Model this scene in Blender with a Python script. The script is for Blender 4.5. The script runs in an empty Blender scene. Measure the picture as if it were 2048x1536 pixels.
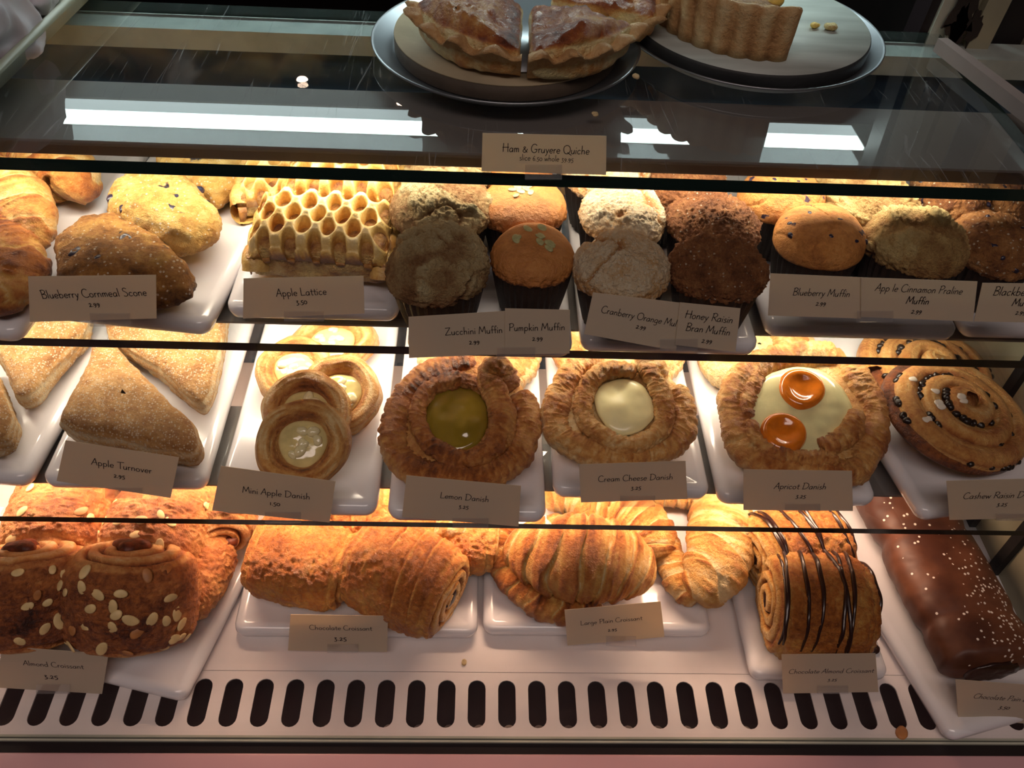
import bpy, math, random
import numpy as np
from mathutils import Vector, Matrix, Euler

# ------------------------------------------------------------------ camera
sc = bpy.context.scene
COL = sc.collection
FPX = 1716.0
_Y = np.array([(990 - 1024) / FPX, (768 + 1000) / FPX, -1.0]); _Y /= np.linalg.norm(_Y)
_X = np.array([23.3, -.47, -1.0]); _X -= _X @ _Y * _Y; _X /= np.linalg.norm(_X)
_Z = np.cross(_X, _Y)
RC = np.array([_X, _Y, _Z])
CAM = np.array([0, 0, .77])
cd = bpy.data.cameras.new('camera'); cam = bpy.data.objects.new('camera', cd); COL.objects.link(cam)
cd.sensor_width = 36; cd.lens = 36 * FPX / 2048; cd.clip_start = .01
m = Matrix.Identity(4)
for i in range(3):
    for j in range(3): m[i][j] = RC[i, j]
    m[i][3] = CAM[i]
cam.matrix_world = m
sc.camera = cam
# ------------------------------------------------------------------ world, light, exposure
vs = sc.view_settings
vs.view_transform = 'Standard'; vs.look = 'None'; vs.gamma = 1; vs.use_curve_mapping = False
vs.exposure = 0.0
w = bpy.data.worlds.new('world'); sc.world = w; w.use_nodes = True
w.node_tree.nodes['Background'].inputs[0].default_value = (.55, .40, .42, 1)
w.node_tree.nodes['Background'].inputs[1].default_value = .045
sc.cycles.transparent_max_bounces = 32
sc.cycles.max_bounces = 8

def area(name, loc, rot, sx, sy, power, col):
    l = bpy.data.lights.new(name, 'AREA'); l.shape = 'RECTANGLE'; l.size = sx; l.size_y = sy
    l.energy = power; l.color = col
    o = bpy.data.objects.new(name, l); COL.objects.link(o); o.location = loc; o.rotation_euler = rot
    return o
XL0, XL1 = -.62, .395
LW = XL1 - XL0; LX = (XL0 + XL1) / 2
area('ceiling_light', (-.2, -1.0, 2.5), (math.radians(-18), 0, 0), 2.2, 1.0, 36, (1, .81, .73))
area('shelf_tube_top', (LX, .610, .4235), (math.radians(6), 0, 0), LW, .020, 1.9, (1, .86, .66))
area('shelf_tube_middle', (LX, .592, .2800), (math.radians(0), 0, 0), LW, .020, 2.3, (1, .86, .66))
area('shelf_tube_bottom', (LX, .515, .1520), (math.radians(4), 0, 0), LW, .020, 3.5, (1, .66, .45))

# ------------------------------------------------------------------ helpers
rnd = random.Random(7)
def at(px, py, z):
    d = RC @ np.array([(px - 1024) / FPX, (768 - py) / FPX, -1.0])
    return CAM + d * (z - CAM[2]) / d[2]
def on_plane(px, py, p0, n):
    d = RC @ np.array([(px - 1024) / FPX, (768 - py) / FPX, -1.0])
    return CAM + d * ((np.array(p0) - CAM) @ n) / (d @ n)
def ppm(p): return FPX / -(RC.T @ (np.array(p) - CAM))[2]

def _h(ix, iy, iz, s):
    h = ix.astype(np.uint32) * np.uint32(374761393) + iy.astype(np.uint32) * np.uint32(668265263) + iz.astype(np.uint32) * np.uint32(2246822519) + np.uint32((s * 3266489917) & 0xffffffff)
    h = (h ^ (h >> np.uint32(13))) * np.uint32(1274126177)
    h = h ^ (h >> np.uint32(16))
    return h.astype(np.float64) / 4294967295.0 * 2 - 1
def vnoise(p, s=0):
    p = np.asarray(p, float) + 1000.37
    i = np.floor(p).astype(np.int64); f = p - i; f = f * f * (3 - 2 * f)
    x, y, z = i[..., 0], i[..., 1], i[..., 2]; fx, fy, fz = f[..., 0], f[..., 1], f[..., 2]
    def L(a, b, t): return a + (b - a) * t
    return L(L(L(_h(x, y, z, s), _h(x + 1, y, z, s), fx), L(_h(x, y + 1, z, s), _h(x + 1, y + 1, z, s), fx), fy),
             L(L(_h(x, y, z + 1, s), _h(x + 1, y, z + 1, s), fx), L(_h(x, y + 1, z + 1, s), _h(x + 1, y + 1, z + 1, s), fx), fy), fz)
def fbm(p, fr=1, o=3, s=0):
    p = np.asarray(p, float) * fr; r = 0; a = 1; t = 0
    for k in range(o):
        r = r + a * vnoise(p * 2.03 ** k, s + k * 17); t += a; a *= .5
    return r / t
def sm(a, b, x):
    t = np.clip((x - a) / (b - a), 0, 1); return t * t * (3 - 2 * t)

def link(name, me, parent=None):
    o = bpy.data.objects.new(name, me); COL.objects.link(o)
    if parent is not None: o.parent = parent
    return o
def mk(name, V, F, mat, parent=None, tone=None, smooth=True, midx=None):
    V = np.asarray(V, float).reshape(-1, 3); me = bpy.data.meshes.new(name)
    if isinstance(F, np.ndarray):
        n = len(F); k = F.shape[1]
        me.vertices.add(len(V)); me.vertices.foreach_set('co', V.astype(np.float32).ravel())
        me.loops.add(n * k); me.loops.foreach_set('vertex_index', F.astype(np.int32).ravel())
        me.polygons.add(n); me.polygons.foreach_set('loop_start', np.arange(0, n * k, k, dtype=np.int32))
        me.update(calc_edges=True)
    else:
        me.from_pydata(V.tolist(), [], F)
    me.validate()
    if smooth or len(V) > 8 and len(F) > 12:
        import bmesh
        bm = bmesh.new(); bm.from_mesh(me); bmesh.ops.recalc_face_normals(bm, faces=bm.faces); bm.to_mesh(me); bm.free()
    me.polygons.foreach_set('use_smooth', [bool(smooth)] * len(me.polygons))
    for mm in (mat if isinstance(mat, (list, tuple)) else [mat]): me.materials.append(mm)
    if midx is not None: me.polygons.foreach_set('material_index', midx)
    if tone is not None and len(me.vertices) == len(V):
        a = me.attributes.new('tone', 'FLOAT', 'POINT'); a.data.foreach_set('value', np.clip(np.asarray(tone, float).ravel(), 0, 1).astype(np.float32))
    me.update()
    return link(name, me, parent)
def gf(nu, nv, wu=False, wv=False, off=0):
    U = np.arange(nu if wu else nu - 1); W = np.arange(nv if wv else nv - 1)
    u, v = np.meshgrid(U, W, indexing='ij'); u = u.ravel(); v = v.ravel(); u1 = (u + 1) % nu; v1 = (v + 1) % nv
    return np.stack([u * nv + v, u1 * nv + v, u1 * nv + v1, u * nv + v1], 1) + off
def normals(G, wv=True):
    if wv:
        dv = np.roll(G, -1, 1) - np.roll(G, 1, 1)
    else: dv = np.gradient(G, axis=1)
    du = np.gradient(G, axis=0)
    n = np.cross(du, dv); l = np.linalg.norm(n, axis=-1, keepdims=True)
    return n / np.maximum(l, 1e-9)
def join(parts):
    Vs, Fs, Ts, o = [], [], [], 0
    for V, F, T in parts:
        V = V.reshape(-1, 3); Vs.append(V); Fs.append(F + o); Ts.append(np.broadcast_to(T, V.shape[:1]) if np.ndim(T) < 1 else np.ravel(T)); o += len(V)
    return np.vstack(Vs), np.vstack(Fs), np.concatenate(Ts)
def crom(P, n, closed=False):
    P = np.asarray(P, float)
    Q = np.vstack([P[-1], P, P[0], P[1]]) if closed else np.vstack([2 * P[0] - P[1], P, 2 * P[-1] - P[-2]])
    out = []; k = len(Q) - 3
    for i in range(k):
        a, b, c, d = Q[i:i + 4]
        for t in np.linspace(0, 1, 12, endpoint=False):
            out.append(.5 * (2 * b + (c - a) * t + (2 * a - 5 * b + 4 * c - d) * t * t + (3 * b - a - 3 * c + d) * t ** 3))
    out.append(Q[-2]); out = np.array(out)
    L = np.r_[0, np.cumsum(np.linalg.norm(np.diff(out, axis=0)[:, :min(3, out.shape[1])], axis=1))]
    s = np.linspace(0, L[-1], n, endpoint=not closed)
    return np.stack([np.interp(s, L, out[:, j]) for j in range(out.shape[1])], 1), L[-1]
def outline(pts, na=120, blur=3):
    pts = np.asarray(pts, float); c = pts.mean(0); q = pts - c
    th = np.linspace(0, 2 * np.pi, na, endpoint=False); r = np.zeros(na)
    for i, t in enumerate(th):
        d = np.array([math.cos(t), math.sin(t)]); best = 1e-4
        for k in range(len(q)):
            a, b = q[k], q[(k + 1) % len(q)]; e = b - a
            den = d[0] * e[1] - d[1] * e[0]
            if abs(den) < 1e-12: continue
            s = (a[0] * e[1] - a[1] * e[0]) / den; u = (a[0] * d[1] - a[1] * d[0]) / den
            if s > 0 and -1e-6 <= u <= 1 + 1e-6: best = max(best, s)
        r[i] = best
    for _ in range(blur): r = (np.roll(r, 1) + 2 * r + np.roll(r, -1)) / 4
    return c, r
def trace(px, z, blur=3, na=120):
    return outline([at(x, y, z)[:2] for x, y in px], na, blur)
def pebble(r, H, e=.6, zm=None, nr=44, base=.0):
    """superellipsoid-like cushion over a star-shaped outline; grid (nr, na)"""
    na = len(r); th = np.linspace(0, 2 * np.pi, na, endpoint=False)
    zm = H * .4 if zm is None else zm
    ph = np.linspace(0.001, np.pi - .001, 400); c = np.cos(ph); s = np.sin(ph) ** e
    z = np.where(c > 0, zm + (H - zm) * np.abs(c) ** e, zm - zm * np.abs(c) ** e)
    R = r.mean(); L = np.r_[0, np.cumsum(np.hypot(np.diff(s * R), np.diff(z)))]
    t = np.linspace(0, L[-1], nr); s = np.interp(t, L, s); z = np.interp(t, L, z)
    G = np.zeros((nr, na, 3)); G[..., 0] = s[:, None] * r * np.cos(th); G[..., 1] = s[:, None] * r * np.sin(th); G[..., 2] = z[:, None]
    return G, s, th
def tubes(path, rad, m=10, flat=1.0, up=(0, 0, 1)):
    """plain tube; returns grid"""
    path = np.asarray(path, float); n = len(path)
    T = np.gradient(path, axis=0); T /= np.maximum(np.linalg.norm(T, axis=1, keepdims=True), 1e-9)
    S = np.cross(T, np.array(up, float)); S /= np.maximum(np.linalg.norm(S, axis=1, keepdims=True), 1e-9); U = np.cross(S, T)
    ph = np.linspace(0, 2 * np.pi, m, endpoint=False)
    rad = np.broadcast_to(rad, (n,)) if np.ndim(rad) < 2 else rad
    rr = rad[:, None] if rad.ndim == 1 else rad
    return path[:, None] + (rr * np.cos(ph))[..., None] * S[:, None] + (rr * np.sin(ph) * flat)[..., None] * U[:, None]

def box(name, lo, hi, mat, parent=None, bev=0, smooth=False, midx=None):
    lo = np.array(lo); hi = np.array(hi); x0, y0, z0 = lo; x1, y1, z1 = hi
    V = [(x0, y0, z0), (x1, y0, z0), (x1, y1, z0), (x0, y1, z0), (x0, y0, z1), (x1, y0, z1), (x1, y1, z1), (x0, y1, z1)]
    F = np.array([(0, 3, 2, 1), (4, 5, 6, 7), (0, 1, 5, 4), (1, 2, 6, 5), (2, 3, 7, 6), (3, 0, 4, 7)])
    o = mk(name, V, F, mat, parent, smooth=smooth, midx=midx)
    if bev:
        b = o.modifiers.new('b', 'BEVEL'); b.width = bev; b.segments = 3; b.limit_method = 'NONE'
        o.data.polygons.foreach_set('use_smooth', [True] * len(o.data.polygons))
    return o
def thing(name, label, cat, loc=(0, 0, 0), rot=(0, 0, 0), group=None):
    o = bpy.data.objects.new(name, None); COL.objects.link(o); o.empty_display_size = .01
    o.location = tuple(float(v) for v in loc); o.rotation_euler = rot
    o['label'] = label; o['category'] = cat
    if group: o['group'] = group
    return o
def tag(o, label, cat, group=None):
    o['label'] = label; o['category'] = cat
    if group: o['group'] = group
    return o
def struct(o): o['kind'] = 'structure'; return o

# ------------------------------------------------------------------ materials
def lin(h):
    h = h.lstrip('#'); c = [int(h[i:i + 2], 16) / 255 for i in (0, 2, 4)]
    return tuple(x / 12.92 if x <= .04045 else ((x + .055) / 1.055) ** 2.4 for x in c) + (1,)
def nodes(name):
    m = bpy.data.materials.new(name); m.use_nodes = True; nt = m.node_tree
    return m, nt, nt.nodes['Principled BSDF'], nt.nodes['Material Output']
def setp(b, **k):
    for a, v in k.items(): b.inputs[a.replace('_', ' ')].default_value = v
def plain(name, col, rough=.5, bump=0, bscale=200, metal=0, coat=0, var=0, vscale=20, spec=.5, trans=0, aniso=None):
    m, nt, b, out = nodes(name); c = lin(col)
    b.inputs['Base Color'].default_value = c; b.inputs['Roughness'].default_value = rough; b.inputs['Metallic'].default_value = metal
    b.inputs['Coat Weight'].default_value = coat; b.inputs['Specular IOR Level'].default_value = spec
    tc = nt.nodes.new('ShaderNodeTexCoord')
    mp = nt.nodes.new('ShaderNodeMapping'); nt.links.new(tc.outputs['Object'], mp.inputs[0])
    if aniso: mp.inputs['Scale'].default_value = aniso
    if var:
        n = nt.nodes.new('ShaderNodeTexNoise'); n.inputs['Scale'].default_value = vscale; n.inputs['Detail'].default_value = 5
        nt.links.new(mp.outputs[0], n.inputs['Vector'])
        r = nt.nodes.new('ShaderNodeValToRGB'); r.color_ramp.elements[0].position = .35; r.color_ramp.elements[1].position = .65
        r.color_ramp.elements[0].color = tuple(x * (1 - var) for x in c[:3]) + (1,); r.color_ramp.elements[1].color = tuple(min(1, x * (1 + var)) for x in c[:3]) + (1,)
        nt.links.new(n.outputs[0], r.inputs[0]); nt.links.new(r.outputs[0], b.inputs['Base Color'])
    if bump:
        n = nt.nodes.new('ShaderNodeTexNoise'); n.inputs['Scale'].default_value = bscale; n.inputs['Detail'].default_value = 4
        nt.links.new(mp.outputs[0], n.inputs['Vector'])
        bp = nt.nodes.new('ShaderNodeBump'); bp.inputs['Strength'].default_value = bump; bp.inputs['Distance'].default_value = .001
        nt.links.new(n.outputs[0], bp.inputs['Height']); nt.links.new(bp.outputs[0], b.inputs['Normal'])
    return m
def dough(name, ramp, rough=.45, coat=.0, bscale=260, bump=.6, var=.21, vs_=45, sugar=0, sscale=420, sub=0, speck=None, spscale=60, spthr=.28, dist=.0012, sparkle=None):
    """baked dough: colour follows the vertex attribute 'tone' plus mottling"""
    m, nt, b, out = nodes(name); N = nt.nodes.new; Lk = nt.links.new
    at_ = N('ShaderNodeAttribute'); at_.attribute_name = 'tone'
    tc = N('ShaderNodeTexCoord')
    n = N('ShaderNodeTexNoise'); n.inputs['Scale'].default_value = vs_; n.inputs['Detail'].default_value = 6; n.inputs['Roughness'].default_value = .65
    Lk(tc.outputs['Object'], n.inputs['Vector'])
    ma = N('ShaderNodeMath'); ma.operation = 'MULTIPLY_ADD'; ma.inputs[1].default_value = var * 4; ma.inputs[2].default_value = -var * 2
    Lk(n.outputs[0], ma.inputs[0]); ad = N('ShaderNodeMath'); ad.operation = 'ADD'; Lk(ma.outputs[0], ad.inputs[0]); Lk(at_.outputs['Fac'], ad.inputs[1])
    nf = N('ShaderNodeTexNoise'); nf.inputs['Scale'].default_value = vs_ * 5; nf.inputs['Detail'].default_value = 4; nf.inputs['Roughness'].default_value = .7; nf.inputs['Distortion'].default_value = .6
    Lk(tc.outputs['Object'], nf.inputs['Vector']); mf = N('ShaderNodeMath'); mf.operation = 'MULTIPLY_ADD'; mf.inputs[1].default_value = .55; mf.inputs[2].default_value = -.275; Lk(nf.outputs[0], mf.inputs[0])
    ad0 = ad; ad = N('ShaderNodeMath'); ad.operation = 'ADD'; Lk(ad0.outputs[0], ad.inputs[0]); Lk(mf.outputs[0], ad.inputs[1])
    r = N('ShaderNodeValToRGB'); els = r.color_ramp.elements
    for i, (p, c) in enumerate(ramp):
        e = els[i] if i < 2 else els.new(p)
        e.position = p; e.color = lin(c)
    Lk(ad.outputs[0], r.inputs[0]); col = r.outputs[0]
    rg = None
    if sugar:
        v = N('ShaderNodeTexVoronoi'); v.inputs['Scale'].default_value = sscale; Lk(tc.outputs['Object'], v.inputs['Vector'])
        cl = N('ShaderNodeSeparateColor'); Lk(v.outputs['Color'], cl.inputs[0])
        g = N('ShaderNodeMath'); g.operation = 'GREATER_THAN'; g.inputs[1].default_value = 1 - sugar; Lk(cl.outputs[0], g.inputs[0])
        d = N('ShaderNodeMath'); d.operation = 'LESS_THAN'; d.inputs[1].default_value = .42; Lk(v.outputs['Distance'], d.inputs[0])
        k = N('ShaderNodeMath'); k.operation = 'MULTIPLY'; Lk(g.outputs[0], k.inputs[0]); Lk(d.outputs[0], k.inputs[1])
        k2 = N('ShaderNodeMath'); k2.operation = 'MULTIPLY'; k2.inputs[1].default_value = .75; Lk(k.outputs[0], k2.inputs[0])
        mx = N('ShaderNodeMix'); mx.data_type = 'RGBA'; Lk(k2.outputs[0], mx.inputs[0]); Lk(col, mx.inputs[6]); mx.inputs[7].default_value = lin('#f4e6cc'); col = mx.outputs[2]
        rg = N('ShaderNodeMath'); rg.operation = 'MULTIPLY_ADD'; rg.inputs[1].default_value = -(rough - .15); rg.inputs[2].default_value = rough; Lk(k.outputs[0], rg.inputs[0])
        Lk(rg.outputs[0], b.inputs['Roughness'])
    if speck:
        n3 = N('ShaderNodeTexNoise'); n3.inputs['Scale'].default_value = spscale; n3.inputs['Detail'].default_value = 2; Lk(tc.outputs['Object'], n3.inputs['Vector'])
        mr = N('ShaderNodeMapRange'); mr.inputs[1].default_value = spthr + .02; mr.inputs[2].default_value = spthr; Lk(n3.outputs[0], mr.inputs[0])
        mx = N('ShaderNodeMix'); mx.data_type = 'RGBA'; Lk(mr.outputs[0], mx.inputs[0]); Lk(col, mx.inputs[6]); mx.inputs[7].default_value = lin(speck); col = mx.outputs[2]
    Lk(col, b.inputs['Base Color'])
    if not rg: b.inputs['Roughness'].default_value = rough
    b.inputs['Coat Weight'].default_value = coat; b.inputs['Coat Roughness'].default_value = .22
    n2 = N('ShaderNodeTexNoise'); n2.inputs['Scale'].default_value = bscale; n2.inputs['Detail'].default_value = 5; n2.inputs['Roughness'].default_value = .7
    Lk(tc.outputs['Object'], n2.inputs['Vector'])
    bp = N('ShaderNodeBump'); bp.inputs['Strength'].default_value = min(1, bump * 1.3); bp.inputs['Distance'].default_value = dist * 4.5
    Lk(n2.outputs[0], bp.inputs['Height']); Lk(bp.outputs[0], b.inputs['Normal'])
    if coat: Lk(bp.outputs[0], b.inputs['Coat Normal'])
    return m
def thin_glass(name, tint='#f4f7f8', refl=1.0, haze=0.0, scratch=False, ior=1.5):
    m, nt, b, out = nodes(name); N = nt.nodes.new; Lk = nt.links.new; nt.nodes.remove(b)
    tr = N('ShaderNodeBsdfTransparent'); tr.inputs[0].default_value = lin(tint)
    gl = N('ShaderNodeBsdfGlossy'); gl.inputs['Roughness'].default_value = .012; gl.inputs[0].default_value = (refl, refl, refl, 1)
    fr = N('ShaderNodeFresnel'); ge = N('ShaderNodeNewGeometry'); mr = N('ShaderNodeMapRange'); Lk(ge.outputs['Backfacing'], mr.inputs[0])
    mr.inputs[3].default_value = ior; mr.inputs[4].default_value = 1 / ior; Lk(mr.outputs[0], fr.inputs[0])
    mx = N('ShaderNodeMixShader'); Lk(fr.outputs[0], mx.inputs[0]); Lk(tr.outputs[0], mx.inputs[1]); Lk(gl.outputs[0], mx.inputs[2])
    last = mx.outputs[0]
    if haze or scratch:
        df = N('ShaderNodeBsdfDiffuse'); df.inputs[0].default_value = lin('#d8dde0')
        tc = N('ShaderNodeTexCoord')
        fac = None
        if scratch:
            for k, (ang, sc_) in enumerate(((.9, 60), (-.6, 75), (.25, 50))):
                mp = N('ShaderNodeMapping'); mp.inputs['Rotation'].default_value = (0, 0, ang); mp.inputs['Scale'].default_value = (sc_, sc_ * .035, 1)
                nz = N('ShaderNodeTexNoise'); nz.inputs['Scale'].default_value = 6; nz.inputs['Detail'].default_value = 1
                wv = N('ShaderNodeVectorMath'); wv.operation = 'MULTIPLY_ADD'; wv.inputs[1].default_value = (.02, .02, 0)
                Lk(tc.outputs['Object'], nz.inputs['Vector']); Lk(nz.outputs['Color'], wv.inputs[0]); Lk(tc.outputs['Object'], wv.inputs[2])
                Lk(wv.outputs[0], mp.inputs[0])
                v = N('ShaderNodeTexVoronoi'); v.feature = 'DISTANCE_TO_EDGE'; v.inputs['Scale'].default_value = 1.0; Lk(mp.outputs[0], v.inputs['Vector'])
                l = N('ShaderNodeMapRange'); l.inputs[1].default_value = .012; l.inputs[2].default_value = .0; l.inputs[3].default_value = 0; l.inputs[4].default_value = 1
                Lk(v.outputs['Distance'], l.inputs[0])
                n4 = N('ShaderNodeTexNoise'); n4.inputs['Scale'].default_value = 14 + 5 * k; Lk(tc.outputs['Object'], n4.inputs['Vector'])
                g = N('ShaderNodeMapRange'); g.inputs[1].default_value = .55; g.inputs[2].default_value = .66; Lk(n4.outputs[0], g.inputs[0])
                mu = N('ShaderNodeMath'); mu.operation = 'MULTIPLY'; Lk(l.outputs[0], mu.inputs[0]); Lk(g.outputs[0], mu.inputs[1])
                if fac is None: fac = mu.outputs[0]
                else:
                    a2 = N('ShaderNodeMath'); a2.operation = 'MAXIMUM'; Lk(fac, a2.inputs[0]); Lk(mu.outputs[0], a2.inputs[1]); fac = a2.outputs[0]
            ms = N('ShaderNodeMath'); ms.operation = 'MULTIPLY_ADD'; ms.inputs[1].default_value = .22; ms.inputs[2].default_value = haze; Lk(fac, ms.inputs[0]); fac = ms.outputs[0]
        mx2 = N('ShaderNodeMixShader'); Lk(last, mx2.inputs[1]); Lk(df.outputs[0], mx2.inputs[2])
        if fac is None: mx2.inputs[0].default_value = haze
        else: Lk(fac, mx2.inputs[0])
        last = mx2.outputs[0]
    Lk(last, out.inputs[0])
    return m
def emis(name, col, s):
    m, nt, b, out = nodes(name); b.inputs['Base Color'].default_value = (0, 0, 0, 1)
    b.inputs['Emission Color'].default_value = lin(col); b.inputs['Emission Strength'].default_value = s
    return m

M = {}
M['glass_top'] = thin_glass('glass_top', haze=.004, scratch=True, refl=.95)
M['glass'] = thin_glass('glass', haze=.01)
M['glass_under'] = thin_glass('glass_under', ior=1.12)
M['pane'] = thin_glass('pane', tint='#fbfbfb', ior=1.25)
M['edge'] = plain('glass_edge', '#0a2620', .12, spec=.8)
M['edge_dark'] = plain('glass_edge_dark', '#15160e', .15, spec=.8)
M['acrylic'] = thin_glass('acrylic', tint='#fbfafa', haze=.06)
M['plate'] = plain('plate_melamine', '#ebe9ec', .16, spec=.5, bump=.04, bscale=25, coat=.3)
M['enamel'] = plain('enamel', '#ebe1de', .3, var=.03, vscale=30)
M['fixture'] = plain('fixture_paint', '#877b75', .45, var=.06)
M['beam'] = plain('beam_paint', '#a9b0aa', .5, var=.12, vscale=40)
M['jamb'] = plain('jamb_paint', '#b5b5a6', .45, var=.08, vscale=18)
M['cream'] = plain('cream_paint', '#a39d84', .5, var=.15, vscale=12)
M['chip'] = plain('chipped_wood', '#2a201a', .8, bump=.5, var=.3)
M['darkwall'] = plain('dark_wall', '#1a0d0d', .6)
M['backdoor'] = plain('back_door_glass', '#26384a', .12, spec=.6, var=.25, vscale=8, aniso=(1, 1, 6))
M['void'] = plain('void', '#191312', .7, var=.3)
M['pink'] = plain('pink_laminate', '#d5a5aa', .3)
M['rail'] = plain('rail_paint', '#8f807c', .5, var=.08)
M['rubber'] = plain('dark_gasket', '#221a1c', .35)
M['chrome'] = plain('chrome', '#b0a8a8', .2, metal=1)
M['pan'] = plain('pan_aluminium', '#9fa4aa', .34, metal=.85, bump=.15, bscale=60, var=.08, vscale=10)
M['board'] = plain('board_card', '#a8987a', .6, var=.12, vscale=25, bump=.2)
M['board_rim_shaded'] = plain('board_rim_shaded', '#4c4034', .7, var=.2, vscale=30, bump=.3)  # side of the pale board, its shadow put in as a darker brown
M['stone'] = plain('stone_disc', '#b9c0ba', .45, var=.2, vscale=9, aniso=(1, 6, 1), bump=.1)
M['stone_dark'] = plain('stone_rim', '#2b2d2e', .6, bump=.7, bscale=120, var=.3)
M['card'] = None
GOLD = [(0, '#f3d9a2'), (.3, '#e3ad5c'), (.6, '#bf7331'), (.85, '#7f3f17'), (1, '#4c220c')]
M['flaky'] = dough('flaky', GOLD, .42, coat=.18, bscale=300, bump=.7)
M['danish'] = dough('danish', [(0, '#f0d49a'), (.3, '#dca35a'), (.6, '#b26a2e'), (.85, '#733a18'), (1, '#43200d')], .35, coat=.5, bscale=260, bump=.6)
M['choc_roll'] = dough('choc_roll', [(0, '#f6dca4'), (.3, '#eaae5c'), (.6, '#cd7c38'), (.85, '#93501f'), (1, '#5a2a10')], .34, coat=.4, bscale=210, bump=.9)
M['almond_dough'] = dough('almond_dough', [(0, '#f4d6a4'), (.3, '#e5a660'), (.6, '#bd7038'), (.85, '#7d4020'), (1, '#3c1a0d')], .42, coat=.25, bscale=230, bump=.6)
M['sugared'] = dough('sugared', [(0, '#efd9ad'), (.35, '#d7a567'), (.65, '#b07a44'), (1, '#6f4322')], .5, sugar=.45, sscale=520, bump=.9, bscale=330, var=.25, vs_=60)
M['scone'] = dough('scone', [(0, '#f2dc94'), (.35, '#dcae5c'), (.7, '#ab7436'), (1, '#5f3a1a')], .55, sugar=.12, sscale=430, bump=.8, bscale=260, var=.3, vs_=55, speck='#2a2330', spscale=38, spthr=.30)
M['crumble'] = dough('crumble', [(0, '#f2e0ac'), (.35, '#d8b880'), (.65, '#a87848'), (1, '#5e3c20')], .75, bump=1, bscale=420, var=.22, vs_=80, dist=.002)
M['pumpkin'] = dough('pumpkin', [(0, '#dda35c'), (.4, '#bb7a3c'), (.7, '#8c5428'), (1, '#5e3215')], .5, bump=.5, bscale=160, var=.15, vs_=30)
M['cran'] = dough('cran', [(0, '#f3e3c2'), (.35, '#dcb077'), (.65, '#ae6c36'), (1, '#5c3019')], .6, sugar=.35, sscale=480, bump=.9, bscale=300, var=.25, vs_=50)
M['bran'] = dough('bran', [(0, '#d7a064'), (.4, '#a4683a'), (.7, '#744421'), (1, '#3a2010')], .7, bump=1, bscale=340, var=.3, vs_=90, sugar=.06, sscale=500, dist=.002)
M['blue'] = dough('blue', [(0, '#eab873'), (.4, '#cd8b45'), (.7, '#96592a'), (1, '#4a2813')], .55, bump=.6, bscale=200, var=.22, vs_=45, speck='#33203a', spscale=70, spthr=.31)
M['praline'] = dough('praline', [(0, '#f6dc98'), (.35, '#e2bc78'), (.7, '#b3834b'), (1, '#5d3a1d')], .7, bump=1, bscale=380, var=.25, vs_=80, dist=.002)
M['black'] = dough('black', [(0, '#dba66a'), (.4, '#ab743f'), (.7, '#764526'), (1, '#3b2013')], .7, bump=1, bscale=320, var=.3, vs_=70, sugar=.1, sscale=450)
M['cup'] = plain('muffin_cup', '#241812', .55, bump=.3)
M['lattice'] = dough('lattice', [(0, '#f8e3a8'), (.35, '#ecc878'), (.65, '#c98f45'), (1, '#6c3b17')], .3, coat=.55, bump=.3, bscale=140, var=.2, vs_=50)
M['apple_fill'] = dough('apple_fill', [(0, '#e7cb84'), (.4, '#b78645'), (.7, '#7a4420'), (1, '#38190b')], .3, coat=.6, bump=.9, bscale=120, var=.4, vs_=60)
M['apple_cream'] = plain('apple_filling', '#e2d08e', .12, coat=.8, var=.14, vscale=70, bump=.5, bscale=90)
M['apple_chunk'] = plain('apple_chunk', '#ebdfae', .15, coat=.7, var=.06)
M['lemon'] = plain('lemon_curd', '#8a7424', .1, coat=.8, var=.12, vscale=30)
M['cheese'] = plain('cream_cheese', '#f0e9b2', .3, coat=.35, var=.05, vscale=60, bump=.15, bscale=90)
M['custard'] = plain('custard', '#dcd6a2', .15, coat=.7, var=.1, vscale=40)
M['apricot'] = plain('apricot', '#d9771c', .15, coat=.8, var=.22, vscale=60, bump=.2, bscale=160)
M['raisin'] = plain('raisin', '#1c0f0a', .35, coat=.3, bump=.6, bscale=400)
M['icing'] = plain('icing', '#efe6d6', .2, coat=.5)
M['choco'] = plain('chocolate', '#2c1510', .3, coat=.3)
M['almond'] = plain('almond', '#e8c98e', .5, var=.12, vscale=60)
M['almond_brown'] = plain('almond_skin', '#b97a45', .5, var=.2, vscale=60)
M['berry'] = plain('blueberry', '#252036', .35, coat=.3, bump=.4)
M['seed'] = plain('pumpkin_seed', '#aaa878', .35, var=.15, vscale=200)
M['crust'] = dough('crust', [(0, '#ecd3a0'), (.4, '#d0a26b'), (.75, '#9d6b3c'), (1, '#5b371c')], .6, bump=.5, bscale=200, var=.18, vs_=40)
M['quiche'] = dough('quiche', [(0, '#f5e2a6'), (.3, '#d99d55'), (.6, '#a65a2b'), (.85, '#6d3116'), (1, '#3d1a0c')], .3, coat=.5, bump=.8, bscale=150, var=.35, vs_=38)
M['tart_fill'] = dough('tart_fill', [(0, '#f0dc9a'), (.35, '#d9a860'), (.7, '#a87a4a'), (1, '#6b4a2a')], .45, coat=.2, bump=.8, bscale=200, var=.4, vs_=60, speck='#56683a', spscale=80, spthr=.33)
M['paper'] = plain('wrap_paper', '#c9bfc4', .7, var=.05, vscale=20)
M['tray'] = plain('tray_plastic', '#9fa08c', .35)
M['tomato'] = plain('tomato', '#c4403a', .3)
M['egg'] = plain('egg_crumb', '#e6c765', .5, var=.2, vscale=200, bump=.5)

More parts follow.
